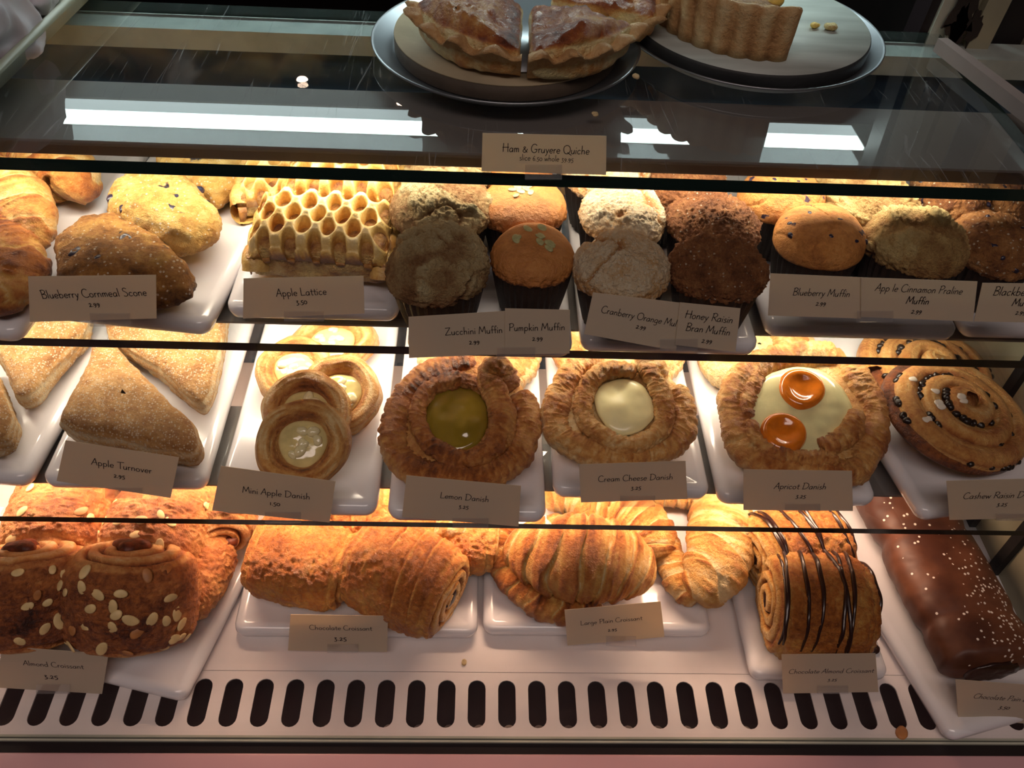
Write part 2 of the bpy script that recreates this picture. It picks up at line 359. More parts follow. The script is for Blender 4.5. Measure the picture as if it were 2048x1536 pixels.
def card_mat():
    m, nt, b, out = nodes('card_stock'); N = nt.nodes.new; Lk = nt.links.new
    b.inputs['Base Color'].default_value = lin('#e9dfcb'); b.inputs['Roughness'].default_value = .6
    t = N('ShaderNodeBsdfTranslucent'); t.inputs[0].default_value = lin('#e9d5ae')
    mx = N('ShaderNodeMixShader'); mx.inputs[0].default_value = .4; Lk(b.outputs[0], mx.inputs[1]); Lk(t.outputs[0], mx.inputs[2]); Lk(mx.outputs[0], out.inputs[0])
    return m
M['card'] = card_mat()
M['ink'] = plain('ink', '#20100c', .6)

# pain lame with cocoa surface and scattered powder sugar
def pain_mat():
    m, nt, b, out = nodes('cocoa_crust'); N = nt.nodes.new; Lk = nt.links.new
    tc = N('ShaderNodeTexCoord'); v = N('ShaderNodeTexVoronoi'); v.inputs['Scale'].default_value = 290; Lk(tc.outputs['Object'], v.inputs['Vector'])
    cl = N('ShaderNodeSeparateColor'); Lk(v.outputs['Color'], cl.inputs[0])
    n = N('ShaderNodeTexNoise'); n.inputs['Scale'].default_value = 14; Lk(tc.outputs['Object'], n.inputs['Vector'])
    at_ = N('ShaderNodeAttribute'); at_.attribute_name = 'tone'
    s = N('ShaderNodeMath'); s.operation = 'MULTIPLY'; Lk(at_.outputs['Fac'], s.inputs[0]); Lk(n.outputs[0], s.inputs[1])
    s2 = N('ShaderNodeMath'); s2.operation = 'MULTIPLY'; Lk(s.outputs[0], s2.inputs[0]); s2.inputs[1].default_value = 1.0
    g = N('ShaderNodeMath'); g.operation = 'LESS_THAN'; Lk(cl.outputs[0], g.inputs[0]); Lk(s2.outputs[0], g.inputs[1])
    d = N('ShaderNodeMath'); d.operation = 'LESS_THAN'; d.inputs[1].default_value = .36; Lk(v.outputs['Distance'], d.inputs[0])
    k = N('ShaderNodeMath'); k.operation = 'MULTIPLY'; Lk(g.outputs[0], k.inputs[0]); Lk(d.outputs[0], k.inputs[1])
    n2 = N('ShaderNodeTexNoise'); n2.inputs['Scale'].default_value = 22; n2.inputs['Detail'].default_value = 6; Lk(tc.outputs['Object'], n2.inputs['Vector'])
    r = N('ShaderNodeValToRGB'); r.color_ramp.elements[0].color = lin('#4f2a1c'); r.color_ramp.elements[1].color = lin('#7d4c33'); r.color_ramp.elements[0].position = .4; r.color_ramp.elements[1].position = .68
    Lk(n2.outputs[0], r.inputs[0])
    mx = N('ShaderNodeMix'); mx.data_type = 'RGBA'; Lk(k.outputs[0], mx.inputs[0]); Lk(r.outputs[0], mx.inputs[6]); mx.inputs[7].default_value = lin('#f4e7db')
    Lk(mx.outputs[2], b.inputs['Base Color']); b.inputs['Roughness'].default_value = .5
    bp = N('ShaderNodeBump'); bp.inputs['Strength'].default_value = .4; bp.inputs['Distance'].default_value = .001; Lk(n2.outputs[0], bp.inputs['Height']); Lk(bp.outputs[0], b.inputs['Normal'])
    return m
M['cocoa'] = pain_mat()

ZF, ZB, ZA, ZT = .020, .183, .313, .438      # plate tops on floor deck, lower shelf, middle shelf; top glass surface

# ================================================================== THE CASE
CX0, CX1 = -.75, .60
def slab_glass(name, y0, y1, ztop, th, edge, face, x0=CX0, x1=CX1 - .03):
    o = box(name, (x0, y0, ztop - th), (x1, y1, ztop), [face, edge, M['glass_under']], midx=[2, 0, 1, 1, 1, 1])
    return o
g = slab_glass('glass_shelf', .531, .797, ZT, .010, M['edge'], M['glass_top'], x1=.43); tag(g, 'uppermost glass shelf carrying the quiche and tart pans', 'shelf')
g = slab_glass('glass_shelf', .503, .74, .293, .0085, M['edge_dark'], M['glass']); tag(g, 'middle glass shelf with scones, apple lattice and muffins', 'shelf')
g = slab_glass('glass_shelf', .424, .74, .163, .007, M['edge_dark'], M['glass']); tag(g, 'lower glass shelf with turnovers and danishes', 'shelf')
# lamp housings under the shelves
def housing(y0, y1, z0, z1, label, ylip, yl, warm='#ffdcae', st=2):
    t = thing('light_fixture', label, 'lamp', (0, (y0 + y1) / 2, z0)); yc = (y0 + y1) / 2
    T = .002
    box('housing', (CX0, y0 - yc, z1 - z0 - T), (CX1 - .04, y1 - yc, z1 - z0), M['fixture'], t)
    box('side_lip', (CX0, ylip - yc, 0), (CX1 - .04, ylip - yc + T, z1 - z0 - T), M['fixture'], t)
    box('side_lip', (CX0, y1 - yc - T, 0), (CX1 - .04, y1 - yc, z1 - z0 - T), M['fixture'], t)
    p = tubes([(XL0, yl - yc + .018, z1 - z0 - .007), (XL1, yl - yc + .018, z1 - z0 - .007)], .004, 12)
    mk('lamp_tube', p, gf(2, 12, wv=True), emis('tube_' + label[:4], warm, st), t)
    return t
housing(.574, .665, .4055, .4275, 'lamp housing under the front of the uppermost glass shelf', .590, .610)
housing(.538, .64, .268, .284, 'lamp housing under the middle glass shelf', .572, .597)
housing(.466, .56, .1405, .1555, 'lamp housing under the lower glass shelf', .492, .515, warm='#ffae6a')
# upper fluorescent fixture above the quiches
t = thing('light_fixture', 'long white fluorescent fixture reflected in the uppermost glass shelf', 'lamp', (-.08, .90, .612))
box('housing', (-.54, -.013, .0032), (.64, .05, .03), M['jamb'], t)
box('diffuser', (-.50, -.013, -.0005), (.525, .0135, .003), emis('diffuser', '#e9fffb', 17.0), t)
box('reflector_glow', (-.50, .014, -.0005), (.525, .038, .003), emis('reflector_glow', '#dff5f5', 4.5), t)  # reflector strip; the light falling on it is put in as weak emission
box('end_cap', (.526, -.013, -.0005), (.64, .027, .003), M['beam'], t)
# rear beam, doors, walls
def S_(name, lo, hi, mat, **k): return struct(box(name, lo, hi, mat, **k))
S_('trim_1', (CX0, .767, .409), (CX1, .803, .4275), M['beam'])
S_('wall_back', (CX0, .776, -.02), (CX1, .784, .409), M['backdoor'])
S_('wall_room', (-2.6, 4.2, -.9), (2.6, 4.25, 2.6), M['darkwall'])
S_('floor', (-2.6, -1.5, -.9), (2.6, 4.3, -.88), M['darkwall'])
S_('ceiling', (-2.6, -2.5, 2.6), (2.6, 4.3, 2.65), M['darkwall'])
S_('wall_left', (CX0 - .02, .31, -.05), (CX0, .80, .42), M['cream'])
wr = S_('wall_right', (.545, .31, -.05), (.56, .80, .42), M['cream'])
for k, y in enumerate((.47, .53, .59)):
    S_('trim_%d' % (k + 2), (.538, y, 0), (.5449, y + .012, .42), M['void'])
# right: rear corner jambs with chipped paint
def jamb(n, x0, x1, y0, y1, mat, z0=-.05, z1=1.0, lean=.02):
    V = [(x0, y0, z0), (x1, y0, z0), (x1, y1, z0), (x0, y1, z0), (x0 + lean, y0, z1), (x1 + lean, y0, z1), (x1 + lean, y1, z1), (x0 + lean, y1, z1)]
    F = np.array([(0, 3, 2, 1), (4, 5, 6, 7), (0, 1, 5, 4), (1, 2, 6, 5), (2, 3, 7, 6), (3, 0, 4, 7)])
    return struct(mk(n, V, F, mat, smooth=False))
_xj = [at(x, 0, .60)[0] for x in ()]
jx = [(1832, 1852, M['rubber'], .80), (1855, 1886, M['jamb'], .795), (1889, 1903, M['jamb'], .79), (1906, 1932, M['cream'], .80), (1934, 1938, M['void'], .80), (1940, 1985, M['cream'], .79), (1988, 2060, M['void'], .81), (2060, 2120, M['cream'], .80)]
for k, (a, b_, mt, yy) in enumerate(jx):
    n_ = np.array([0, 1., 0]); pa = on_plane(a, 75, (0, yy, 0), n_); pb = on_plane(b_, 75, (0, yy, 0), n_)
    jamb('trim_%d' % (10 + k), pa[0] - .02, pb[0] - .02, yy, yy + .03, mt, lean=.045)
chips = [(1930, 15, .014, .03), (1922, 40, .006, .014), (1912, 70, .008, .01), (1945, 60, .006, .016), (1900, 58, .006, .006)]
for k, (x, y, rx, rz) in enumerate(chips):
    c = on_plane(x, y, (0, .789, 0), np.array([0, 1., 0])); a = np.linspace(0, 2 * np.pi, 22, endpoint=False)
    rr = 1 + .35 * np.array([rnd.uniform(-1, 1) for _ in a])
    V = np.stack([c[0] + rx * rr * np.cos(a), np.full(22, .7885), c[2] + rz * rr * np.sin(a)], 1); V2 = V.copy(); V2[:, 1] = .7902
    F = [list(range(22)), list(range(43, 21, -1))] + [[i, i + 22, (i + 1) % 22 + 22, (i + 1) % 22] for i in range(22)]
    struct(mk('trim_%d' % (20 + k), np.vstack([V, V2]), F, M['chip'], smooth=False))
# side top rail (pinkish) along the right edge of the top glass
a1, a2, b1, b2 = at(1876, 76, .452), at(1896, 76, .452), at(2110, 256, .452), at(2110, 234, .452)
V = [a1, b1, b2, a2]; V = np.array(V + [v - np.array([0, 0, .012]) for v in V])
struct(mk('trim_30', V, np.array([(0, 1, 2, 3), (7, 6, 5, 4), (0, 4, 5, 1), (1, 5, 6, 2), (2, 6, 7, 3), (3, 7, 4, 0)]), M['rail'], smooth=False))
# pale slanting tube below the top glass, right
pth = np.array([at(1915, 150, .40), at(1990, 255, .34)]); mk_ = mk('pale_rod', tubes(np.linspace(pth[0], pth[1], 8), .010, 16), gf(8, 16, wv=True), M['jamb']); tag(mk_, 'pale slanting tube seen through the top glass at the right end', 'rod')
# outer right side wall seen beyond glass
S_('wall_side', (.60, .30, -.05), (.62, 2.2, 1.6), M['void'])

# floor deck with perforated front grille
S_('baseboard_front', (CX0, .369, -.012), (CX1, .776, .0), M['enamel'])
def grille():
    """perforated panel: each slot is a real hole"""
    y0, y1 = .309, .3685; sy0, sy1 = .316, .361; hw = .0081; pitch = .02785; x0s = .0346
    r = hw; n = 8
    V = []; F = []
    ks = range(-24, 21)
    def slot(cx):
        pts = []
        for i in range(n + 1):
            a = math.pi * i / n; pts.append((cx + r * math.cos(a), sy1 - r + r * math.sin(a)))
        for i in range(n + 1):
            a = math.pi + math.pi * i / n; pts.append((cx + r * math.cos(a), sy0 + r + r * math.sin(a)))
        return pts
    for k in ks:
        cx = x0s + k * pitch; P = slot(cx); m_ = len(P); b = len(V)
        V += [(x, y, 0) for x, y in P] + [(x, y, -.0015) for x, y in P]
        O = []
        for (x, y) in P:   # matching point on the cell rectangle
            dx, dy = x - cx, y - (sy0 + sy1) / 2
            hx, hy = pitch / 2, (y1 - y0) / 2; cy = (y0 + y1) / 2
            t = min(hx / max(abs(dx), 1e-9), hy / max(abs(dy), 1e-9)); O.append((cx + dx * t, cy + dy * t))
        V += [(x, y, 0) for x, y in O]
        for i in range(m_):
            j = (i + 1) % m_
            F.append((b + i, b + 2 * m_ + i, b + 2 * m_ + j, b + j)); F.append((b + i, b + j, b + m_ + j, b + m_ + i))
        # corner fillers
        cs = [(cx + pitch / 2, y1), (cx - pitch / 2, y1), (cx - pitch / 2, y0), (cx + pitch / 2, y0)]
        for (qx, qy) in cs:
            for i in range(m_):
                j = (i + 1) % m_; A, B = O[i], O[j]
                onx = lambda p: abs(abs(p[0] - cx) - pitch / 2) < 1e-9
                if onx(A) != onx(B) and abs((A[0] if onx(A) else B[0]) - qx) < 1e-6 and (A[1] - (y0 + y1) / 2) * (qy - (y0 + y1) / 2) > 0:
                    V.append((qx, qy, 0)); F.append((b + 2 * m_ + i, len(V) - 1, b + 2 * m_ + j))
    return V, F
V, F = grille()
gr = thing('air_grille', 'white perforated metal grille with upright slots along the case front', 'grille', (0, 0, 0))
mk('slotted_panel', V, [tuple(f) for f in F], M['enamel'], gr, smooth=False)
for z_, mt, nm in ((-.028, M['void'], 'lower_panel'),): box(nm, (CX0, .309, z_ - .002), (CX1, .3685, z_), mt, gr)
for k in range(-24, 21):      # second slotted layer glimpsed through the openings
    cx = .0346 + k * .02785 + .003
    a = np.linspace(0, 2 * np.pi, 16, endpoint=False)
    V = np.stack([cx + .0062 * np.cos(a), .315 + np.where(np.sin(a) > 0, .008, 0) + .007 * np.sin(a), np.full(16, -.0265)], 1)
    mk('lower_hole', V, [list(range(16))], M['rubber_grey'] if 'rubber_grey' in M else M.setdefault('rubber_grey', plain('grey_duct', '#9a8a80', .6, var=.2)), gr, smooth=False)
# front sill: chrome channel with its bright reflection put in as pale paint, dark gasket, pink exterior
S_('trim_40', (CX0, .3080, -.012), (CX1, .309, .001), M['enamel'])
S_('trim_41', (CX0, .3062, -.012), (CX1, .3080, .0015), M['jamb'])
S_('trim_42', (CX0, .3046, -.012), (CX1, .3062, -.001), M['rubber'])
S_('trim_43', (CX0, .3028, -.012), (CX1, .3046, .0015), M['jamb'])
S_('trim_44', (CX0, .2935, -.02), (CX1, .3028, -.001), M['rubber'])
S_('trim_45', (CX0, .20, -.3), (CX1, .2935, .0), M['pink'], bev=.002)
# sloped front pane
yb, yt = .3054, .49
V = [(CX0, yb, .003), (CX1, yb, .003), (CX1, yt, .80), (CX0, yt, .80)]
pn = struct(mk('window_1', V, np.array([(0, 1, 2, 3)]), M['pane'], smooth=False))

# room lamps behind the counter mirrored in the top glass
def mirror_lamp(px, py, dist, label):
    p = at(px, py, ZT); d = p - CAM; d = d / np.linalg.norm(d); d[2] = -d[2]; c = p + d * dist
    t = thing('spot_lamp', label, 'lamp', c)
    a = np.linspace(0, 2 * np.pi, 20, endpoint=False)
    G = np.stack([np.stack([r * np.cos(a), r * np.sin(a), np.full(20, z)], 1) for r, z in ((.001, 0), (.016, 0), (.018, .004))])
    mk('bulb', G, gf(3, 20, wv=True), emis('spot_bulb', '#ffd9bd', 60), t)
    G = np.stack([np.stack([r * np.cos(a), r * np.sin(a), np.full(20, z)], 1) for r, z in ((.0185, .003), (.024, .0), (.03, .05), (.002, .07))])
    mk('shade', G, gf(4, 20, wv=True), M['rubber'], t)
mirror_lamp(604, 157, 2.3, 'small ceiling spot behind the counter, left of the quiche pan in reflection')
mirror_lamp(804, 204, 2.3, 'small ceiling spot mirrored just below the quiche pan rim')
mirror_lamp(1640, 198, 2.3, 'small ceiling spot mirrored below the stone tart disc')

# ================================================================== PLATES
def plate(fl, fr, side, z, label, depth=.30, sag=0.0, th=.018, left=None, x=None):
    """rectangular white serving plate; fl, fr = front corners, side = point further back on the right edge"""
    a = at(*fl, z)[:2]; b = at(*fr, z)[:2]
    if side is None: d = np.array([0, 1.0])
    else:
        s = at(*side, z)[:2]; ref = a if left else b; d = (s - ref) / np.linalg.norm(s - ref)
    W = np.linalg.norm(b - a); c = (a + b) / 2 + d * depth / 2
    ang = math.atan2(-d[0], d[1])
    t = thing('serving_plate', label, 'plate', (c[0], c[1], z - th - .0015), (0, 0, ang), 'white rectangular serving plates')
    # body by rings of a rounded rectangle
    rings = [(-.012, .0), (-.006, .0008), (-.0015, .005), (0, .010), (-.0005, .0145), (-.003, .0175), (-.007, .0188), (-.0105, .0185), (-.013, .0175), (-.03, .0172)]
    def rr(off, n=10, R=.011):
        hw, hd = W / 2 + off, depth / 2 + off; R_ = max(.002, R + off); out = []
        for qx, qy, a0 in ((1, 1, 0), (-1, 1, 90), (-1, -1, 180), (1, -1, 270)):
            for i in range(n):
                aa = math.radians(a0 + 90 * i / (n - 1)); out.append(((hw - R_) * qx + R_ * math.cos(aa), (hd - R_) * qy + R_ * math.sin(aa)))
        return out
    G = np.array([[(x, y, zz * th / .0188) for x, y in rr(o)] for o, zz in rings]); nr, na = G.shape[:2]
    F = [tuple(f) for f in gf(nr, na, wv=True)]; base = (nr - 1) * na
    F.append(tuple(range(base, base + na))); F.append(tuple(range(na - 1, -1, -1)))
    o = mk('plate_body', G, F, M['plate'], t)
    for p in o.data.polygons:
        if len(p.vertices) > 8: p.use_smooth = False
    return t
plate((-330, 650), (42, 640), (265, 325), ZA, 'white plate on the middle shelf under the plain croissants at far left')
plate((52, 628), (420, 628), (535, 410), ZA, 'white plate on the middle shelf under the blueberry cornmeal scones')
plate((448, 605), (795, 622), None, ZA, 'white plate on the middle shelf under the apple lattice slices')
plate((812, 684), (1148, 688), None, ZA, 'white plate on the middle shelf under the zucchini and pumpkin muffins')
plate((1164, 682), (1522, 682), None, ZA, 'white plate on the middle shelf under the cranberry orange and bran muffins')
plate((1540, 650), (1925, 655), None, ZA, 'white plate on the middle shelf under the blueberry and praline muffins')
plate((1940, 655), (2330, 655), None, ZA, 'white plate on the middle shelf at far right under blackberry muffins')
plate((-290, 950), (60, 938), (200, 690), ZB, 'white plate on the lower shelf at far left under sugared turnovers')
plate((76, 955), (408, 962), None, ZB, 'white plate on the lower shelf under the apple turnovers')
plate((424, 1005), (752, 1018), None, ZB, 'white plate on the lower shelf under the mini apple danishes')
plate((772, 1025), (1094, 1024), None, ZB, 'white plate on the lower shelf under the lemon danishes')
plate((1108, 978), (1424, 980), None, ZB, 'white plate on the lower shelf under the cream cheese danishes')
plate((1440, 985), (1762, 1000), None, ZB, 'white plate on the lower shelf under the apricot danishes')
plate((1838, 1008), (2165, 1000), (1757, 880), ZB, 'white plate turned askew on the lower shelf under the cashew raisin danish', left=True)
plate((-60, 1350), (385, 1342), (495, 1126), ZF, 'white plate on the floor deck under the almond croissants', depth=.30)
plate((462, 1262), (955, 1262), None, ZF, 'white plate on the floor deck under the chocolate croissants', depth=.29)
plate((966, 1250), (1428, 1270), None, ZF, 'white plate on the floor deck under the large plain croissants', depth=.29)
plate((1506, 1348), (1785, 1352), (1740, 1222), ZF, 'white plate on the floor deck under the chocolate almond croissants', depth=.25)
plate((1880, 1425), (2290, 1425), (1655, 1060), ZF, 'white plate at right on the floor deck under the cocoa dusted loaf', depth=.34, left=True)

# ================================================================== PASTRY BUILDERS
def add_slices(parent, pts, nrm, mats, seed=0, size=.0062, name='almond_slice'):
    r_ = random.Random(seed)
    a = np.linspace(0, 2 * np.pi, 14, endpoint=False)
    key = name + str(size)
    if key not in SL:
        G = np.stack([np.stack([k * .66 * np.cos(a), k * np.sin(a) * (1 + .12 * np.cos(a)), np.full(14, z)], 1) for k, z in ((.02, .16), (.8, .15), (1.0, .06), (.95, -.08))]) * size
        SL[key] = [mk('tmp', G, gf(4, 14, wv=True), mm).data for mm in mats]
        for d in SL[key]:
            for o in list(bpy.data.objects):
                if o.data == d: bpy.data.objects.remove(o)
    for p, n in zip(pts, nrm):
        o = link(name, SL[key][0 if r_.random() < .8 else -1], parent)
        q = Vector(n).to_track_quat('Z', 'Y')
        o.rotation_mode = 'QUATERNION'
        o.rotation_quaternion = q @ Euler((r_.uniform(-.25, .25), r_.uniform(-.25, .25), r_.uniform(0, 6.28))).to_quaternion()
        o.location = Vector(p) + Vector(n) * size * .08
        s = r_.uniform(.75, 1.15); o.scale = (s, s * r_.uniform(.85, 1.15), s)
SL = {}

def roll(name, label, loc, rot, L=.11, a=.045, b=.035, mat=None, seed=0, cuts=True, almonds=0, stripes=0, group=None, e1=.34, blob=False, tonebase=.55, front=None, squash=None, core='chocolate_core'):
    """rolled pastry with spiral ends; axis along local x, flat side down"""
    nu, nv = 180, 150
    t = np.linspace(-math.pi / 2 + .001, math.pi / 2 - .001, 600)
    x = L / 2 * np.sign(np.sin(t)) * np.abs(np.sin(t)) ** e1; rr = np.abs(np.cos(t)) ** e1
    Ls = np.r_[0, np.cumsum(np.hypot(np.diff(x), np.diff(rr * (a + b) / 2)))]; s = np.linspace(0, Ls[-1], nu)
    x = np.interp(s, Ls, x); rr = np.interp(s, Ls, rr)
    ph = np.linspace(0, 2 * np.pi, nv, endpoint=False)
    cy = np.sign(np.cos(ph)) * np.abs(np.cos(ph)) ** .85; cz = np.sin(ph); cz = np.where(cz < 0, -np.abs(cz) ** .8 * .92, cz)
    G = np.zeros((nu, nv, 3)); bulge = 1 - .10 * (2 * x / L) ** 2
    G[..., 0] = x[:, None] + 0 * ph; G[..., 1] = (rr * a * bulge)[:, None] * cy; G[..., 2] = (rr * b * bulge)[:, None] * cz
    cap = np.clip((.93 - rr) / .15, 0, 1)[:, None] * np.ones(nv)
    N = normals(G); c0 = G - np.array([0, 0, 0])
    flip = np.sign((N * c0).sum(-1).mean()); N = N * flip
    sg = np.sign(x)[:, None]
    spir = (rr[:, None] * 3.6 - ph / (2 * np.pi) * sg + .25 * fbm(G, 30, 2, seed)) % 1.0
    groove = np.exp(-((spir - .5) / .15) ** 2)
    d = -cap * groove * .0052 * sm(.0, .15, rr)[:, None]
    d += cap * .0015 * fbm(G, 90, 2, seed)
    body = 1 - cap
    lay = vnoise(np.stack([G[..., 0] * 260, ph[None] * 1.3 + 0 * G[..., 0], np.zeros_like(G[..., 0])], -1), seed)
    d += body * (.0030 * fbm(G, 30, 3, seed + 3) + .0016 * (1 - 2 * np.abs(fbm(G, 110, 3, seed + 4))) + .0011 * (1 - 2.4 * np.abs(vnoise(G * 260, seed + 6))))
    shoulder = np.exp(-((np.abs(x) / (L / 2) - .80) / .05) ** 2)[:, None] * body
    d += -shoulder * .0022 + .0009 * lay * np.exp(-((np.abs(x) / (L / 2) - .86) / .1) ** 2)[:, None]
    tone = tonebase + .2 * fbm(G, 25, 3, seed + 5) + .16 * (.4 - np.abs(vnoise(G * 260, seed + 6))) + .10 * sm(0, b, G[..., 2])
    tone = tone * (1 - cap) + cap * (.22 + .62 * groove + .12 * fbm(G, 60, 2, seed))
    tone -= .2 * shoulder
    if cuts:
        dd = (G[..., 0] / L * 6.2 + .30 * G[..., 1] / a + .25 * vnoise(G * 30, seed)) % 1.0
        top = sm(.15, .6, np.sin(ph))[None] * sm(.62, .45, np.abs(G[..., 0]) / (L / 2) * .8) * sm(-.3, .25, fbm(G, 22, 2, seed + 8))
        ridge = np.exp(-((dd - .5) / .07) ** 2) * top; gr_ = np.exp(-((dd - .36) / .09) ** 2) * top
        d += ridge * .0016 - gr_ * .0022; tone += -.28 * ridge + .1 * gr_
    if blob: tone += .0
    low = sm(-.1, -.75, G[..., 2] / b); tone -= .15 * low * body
    V = G + N * d[..., None]
    if squash is not None: V = squash(V)
    root = thing(name, label, 'croissant' if 'croissant' in name else 'pastry', loc, rot, group)
    mk('dough', V, gf(nu, nv, wv=True)[:, ::-1] if flip > 0 else gf(nu, nv, wv=True), mat, root, tone)
    # filling poking out of the ends
    for sx in (-1, 1):
        k = int(np.argmin(np.abs(rr - .22) + (np.sign(x) != sx) * 9)); c = V[k].mean(0); c[0] = V[0 if sx < 0 else -1][:, 0].mean() - sx * .0015
        r_, sf, th = pebble(np.full(20, .010 if not blob else .015) * (1 + .25 * np.sin(3 * np.linspace(0, 6.28, 20, endpoint=False) + seed)), .012 if not blob else .02, .8, nr=9)
        r_ = r_ + normals(r_) * (.0016 * fbm(r_, 260, 2, seed))[..., None]
        W = np.stack([r_[..., 2] * sx * .6 - sx * .004, r_[..., 0], r_[..., 1] * .7], -1) + c
        mk(core, W, gf(9, 20, wv=True), M['choco'] if not blob else M['core_brown'], root)
    if almonds:
        r_ = random.Random(seed + 5); pts, nn = [], []; tries = 0
        while len(pts) < almonds and tries < 4000:
            tries += 1; i = r_.randrange(nu); j = r_.randrange(nv)
            if cap[i, j] > .1: continue
            if front is not None and not front(G[i, j], N[i, j]): continue
            if front is None and N[i, j][2] < .15: continue
            p = V[i, j]
            if any((p[0] - q[0]) ** 2 + (p[1] - q[1]) ** 2 + (p[2] - q[2]) ** 2 < .0075 ** 2 for q in pts): continue
            pts.append(p); nn.append(N[i, j])
        add_slices(root, pts, nn, [M['almond'], M['almond_brown']], seed)
    for k in range(stripes):
        xx = -L * .40 + L * .80 * k / (stripes - 1) + rnd.uniform(-.003, .003); i = int(np.argmin(np.abs(x - xx) + (np.abs(x) > L * .47) * 9))
        sl = rnd.uniform(-.10, .10); js = [j for j in range(nv) if -.15 < ph[j] < math.pi + .02 or ph[j] > 2 * np.pi - .3]
        js.sort(key=lambda j: ph[j] if ph[j] < 5 else ph[j] - 2 * np.pi)
        P_ = []
        for j in js:
            ii = int(np.clip(i + round(sl * nu * (ph[j] if ph[j] < 5 else ph[j] - 6.28) / 3.0 + .8 * math.sin(j * .1 + k)), 6, nu - 7)); P_.append(V[ii, j] + N[ii, j] * .0006)
        P_, _ = crom(np.array(P_)[::6], 60); s_ = np.linspace(0, 1, 60)
        wd = .0019 * (1 + .5 * vnoise(np.stack([s_ * 6, s_ * 0 + k, s_ * 0], 1), seed)) * (1 - .5 * np.abs(2 * s_ - 1) ** 4)
        mk('chocolate_stripe', tubes(P_, wd, 8, .8), gf(60, 8, wv=True), M['choco'], root)
    return root
M['core_brown'] = plain('almond_paste', '#6a2f17', .5, bump=.8, var=.5, vscale=120)

def croissant(name, label, px, rpx, z0, seed=0, n=7, mat=None, lift=0.0, flat=.82, group='plain croissants', tip=.25, tone0=.42, phase=.3, zpath=None):
    P0 = []; R0 = []
    for k, ((x, y), r) in enumerate(zip(px, rpx)):
        zz = z0 + lift + (zpath[k] if zpath else 0); rw = r / ppm(at(x, y, zz + .02)); zc = zz + rw * flat
        P0.append(at(x, y, zc)); R0.append(rw)
    Pn = np.hstack([np.array(P0), np.array(R0)[:, None]])
    Nn, m_ = 170, 64
    C, Ln = crom(Pn, Nn); R = np.maximum(C[:, 3], .0015); C = C[:, :3]; c0 = C.mean(0).copy(); c0[2] = z0 + lift; C = C - c0
    s = np.linspace(0, 1, Nn); ends = np.clip(np.minimum(s, 1 - s) / .045, 0, 1); R = R * np.sqrt(1 - (1 - ends) ** 2 + 1e-4)
    ph = np.linspace(0, 2 * np.pi, m_, endpoint=False)
    sgn = np.where(s < .5, 1, -1)[:, None]
    q = s[:, None] * n + phase * np.cos(ph)[None] * .6 + .15 * vnoise(np.stack([np.broadcast_to(s[:, None] * 5, (Nn, m_)), np.broadcast_to(np.cos(ph) * 1.5, (Nn, m_)), np.broadcast_to(np.sin(ph) * 1.5, (Nn, m_))], -1), seed)
    fr = q % 1.0; fr = np.where(sgn > 0, fr, 1 - fr)
    step = .105 * (fr ** .7) - .05; crev = np.exp(-((1 - fr) / .05) ** 2) + np.exp(-(fr / .05) ** 2)
    wr = vnoise(np.stack([np.broadcast_to(s[:, None] * Ln * 420, (Nn, m_)), np.broadcast_to(np.cos(ph) * 1.6, (Nn, m_)), np.broadcast_to(np.sin(ph) * 1.6 + seed, (Nn, m_))], -1), seed + 9)
    Rm = R[:, None] * (1 + step - .05 * crev) + .0013 * wr * np.minimum(1, R[:, None] / .012)
    G = tubes(C, Rm, m_, flat); Nv = normals(G); Nv = Nv * np.sign((Nv * (G - C[:, None])).sum(-1).mean())
    V = G + Nv * (.0022 * fbm(G, 40, 3, seed) + .0007 * fbm(G, 180, 2, seed + 2))[..., None]
    V[..., 2] = np.maximum(V[..., 2], .0004 - lift * 0)
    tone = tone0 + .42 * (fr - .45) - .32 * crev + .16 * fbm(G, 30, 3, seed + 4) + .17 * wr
    root = thing(name, label, 'croissant', c0, (0, 0, 0), group)
    mk('dough', V, gf(Nn, m_, wv=True), mat or M['flaky'], root, tone)
    return root

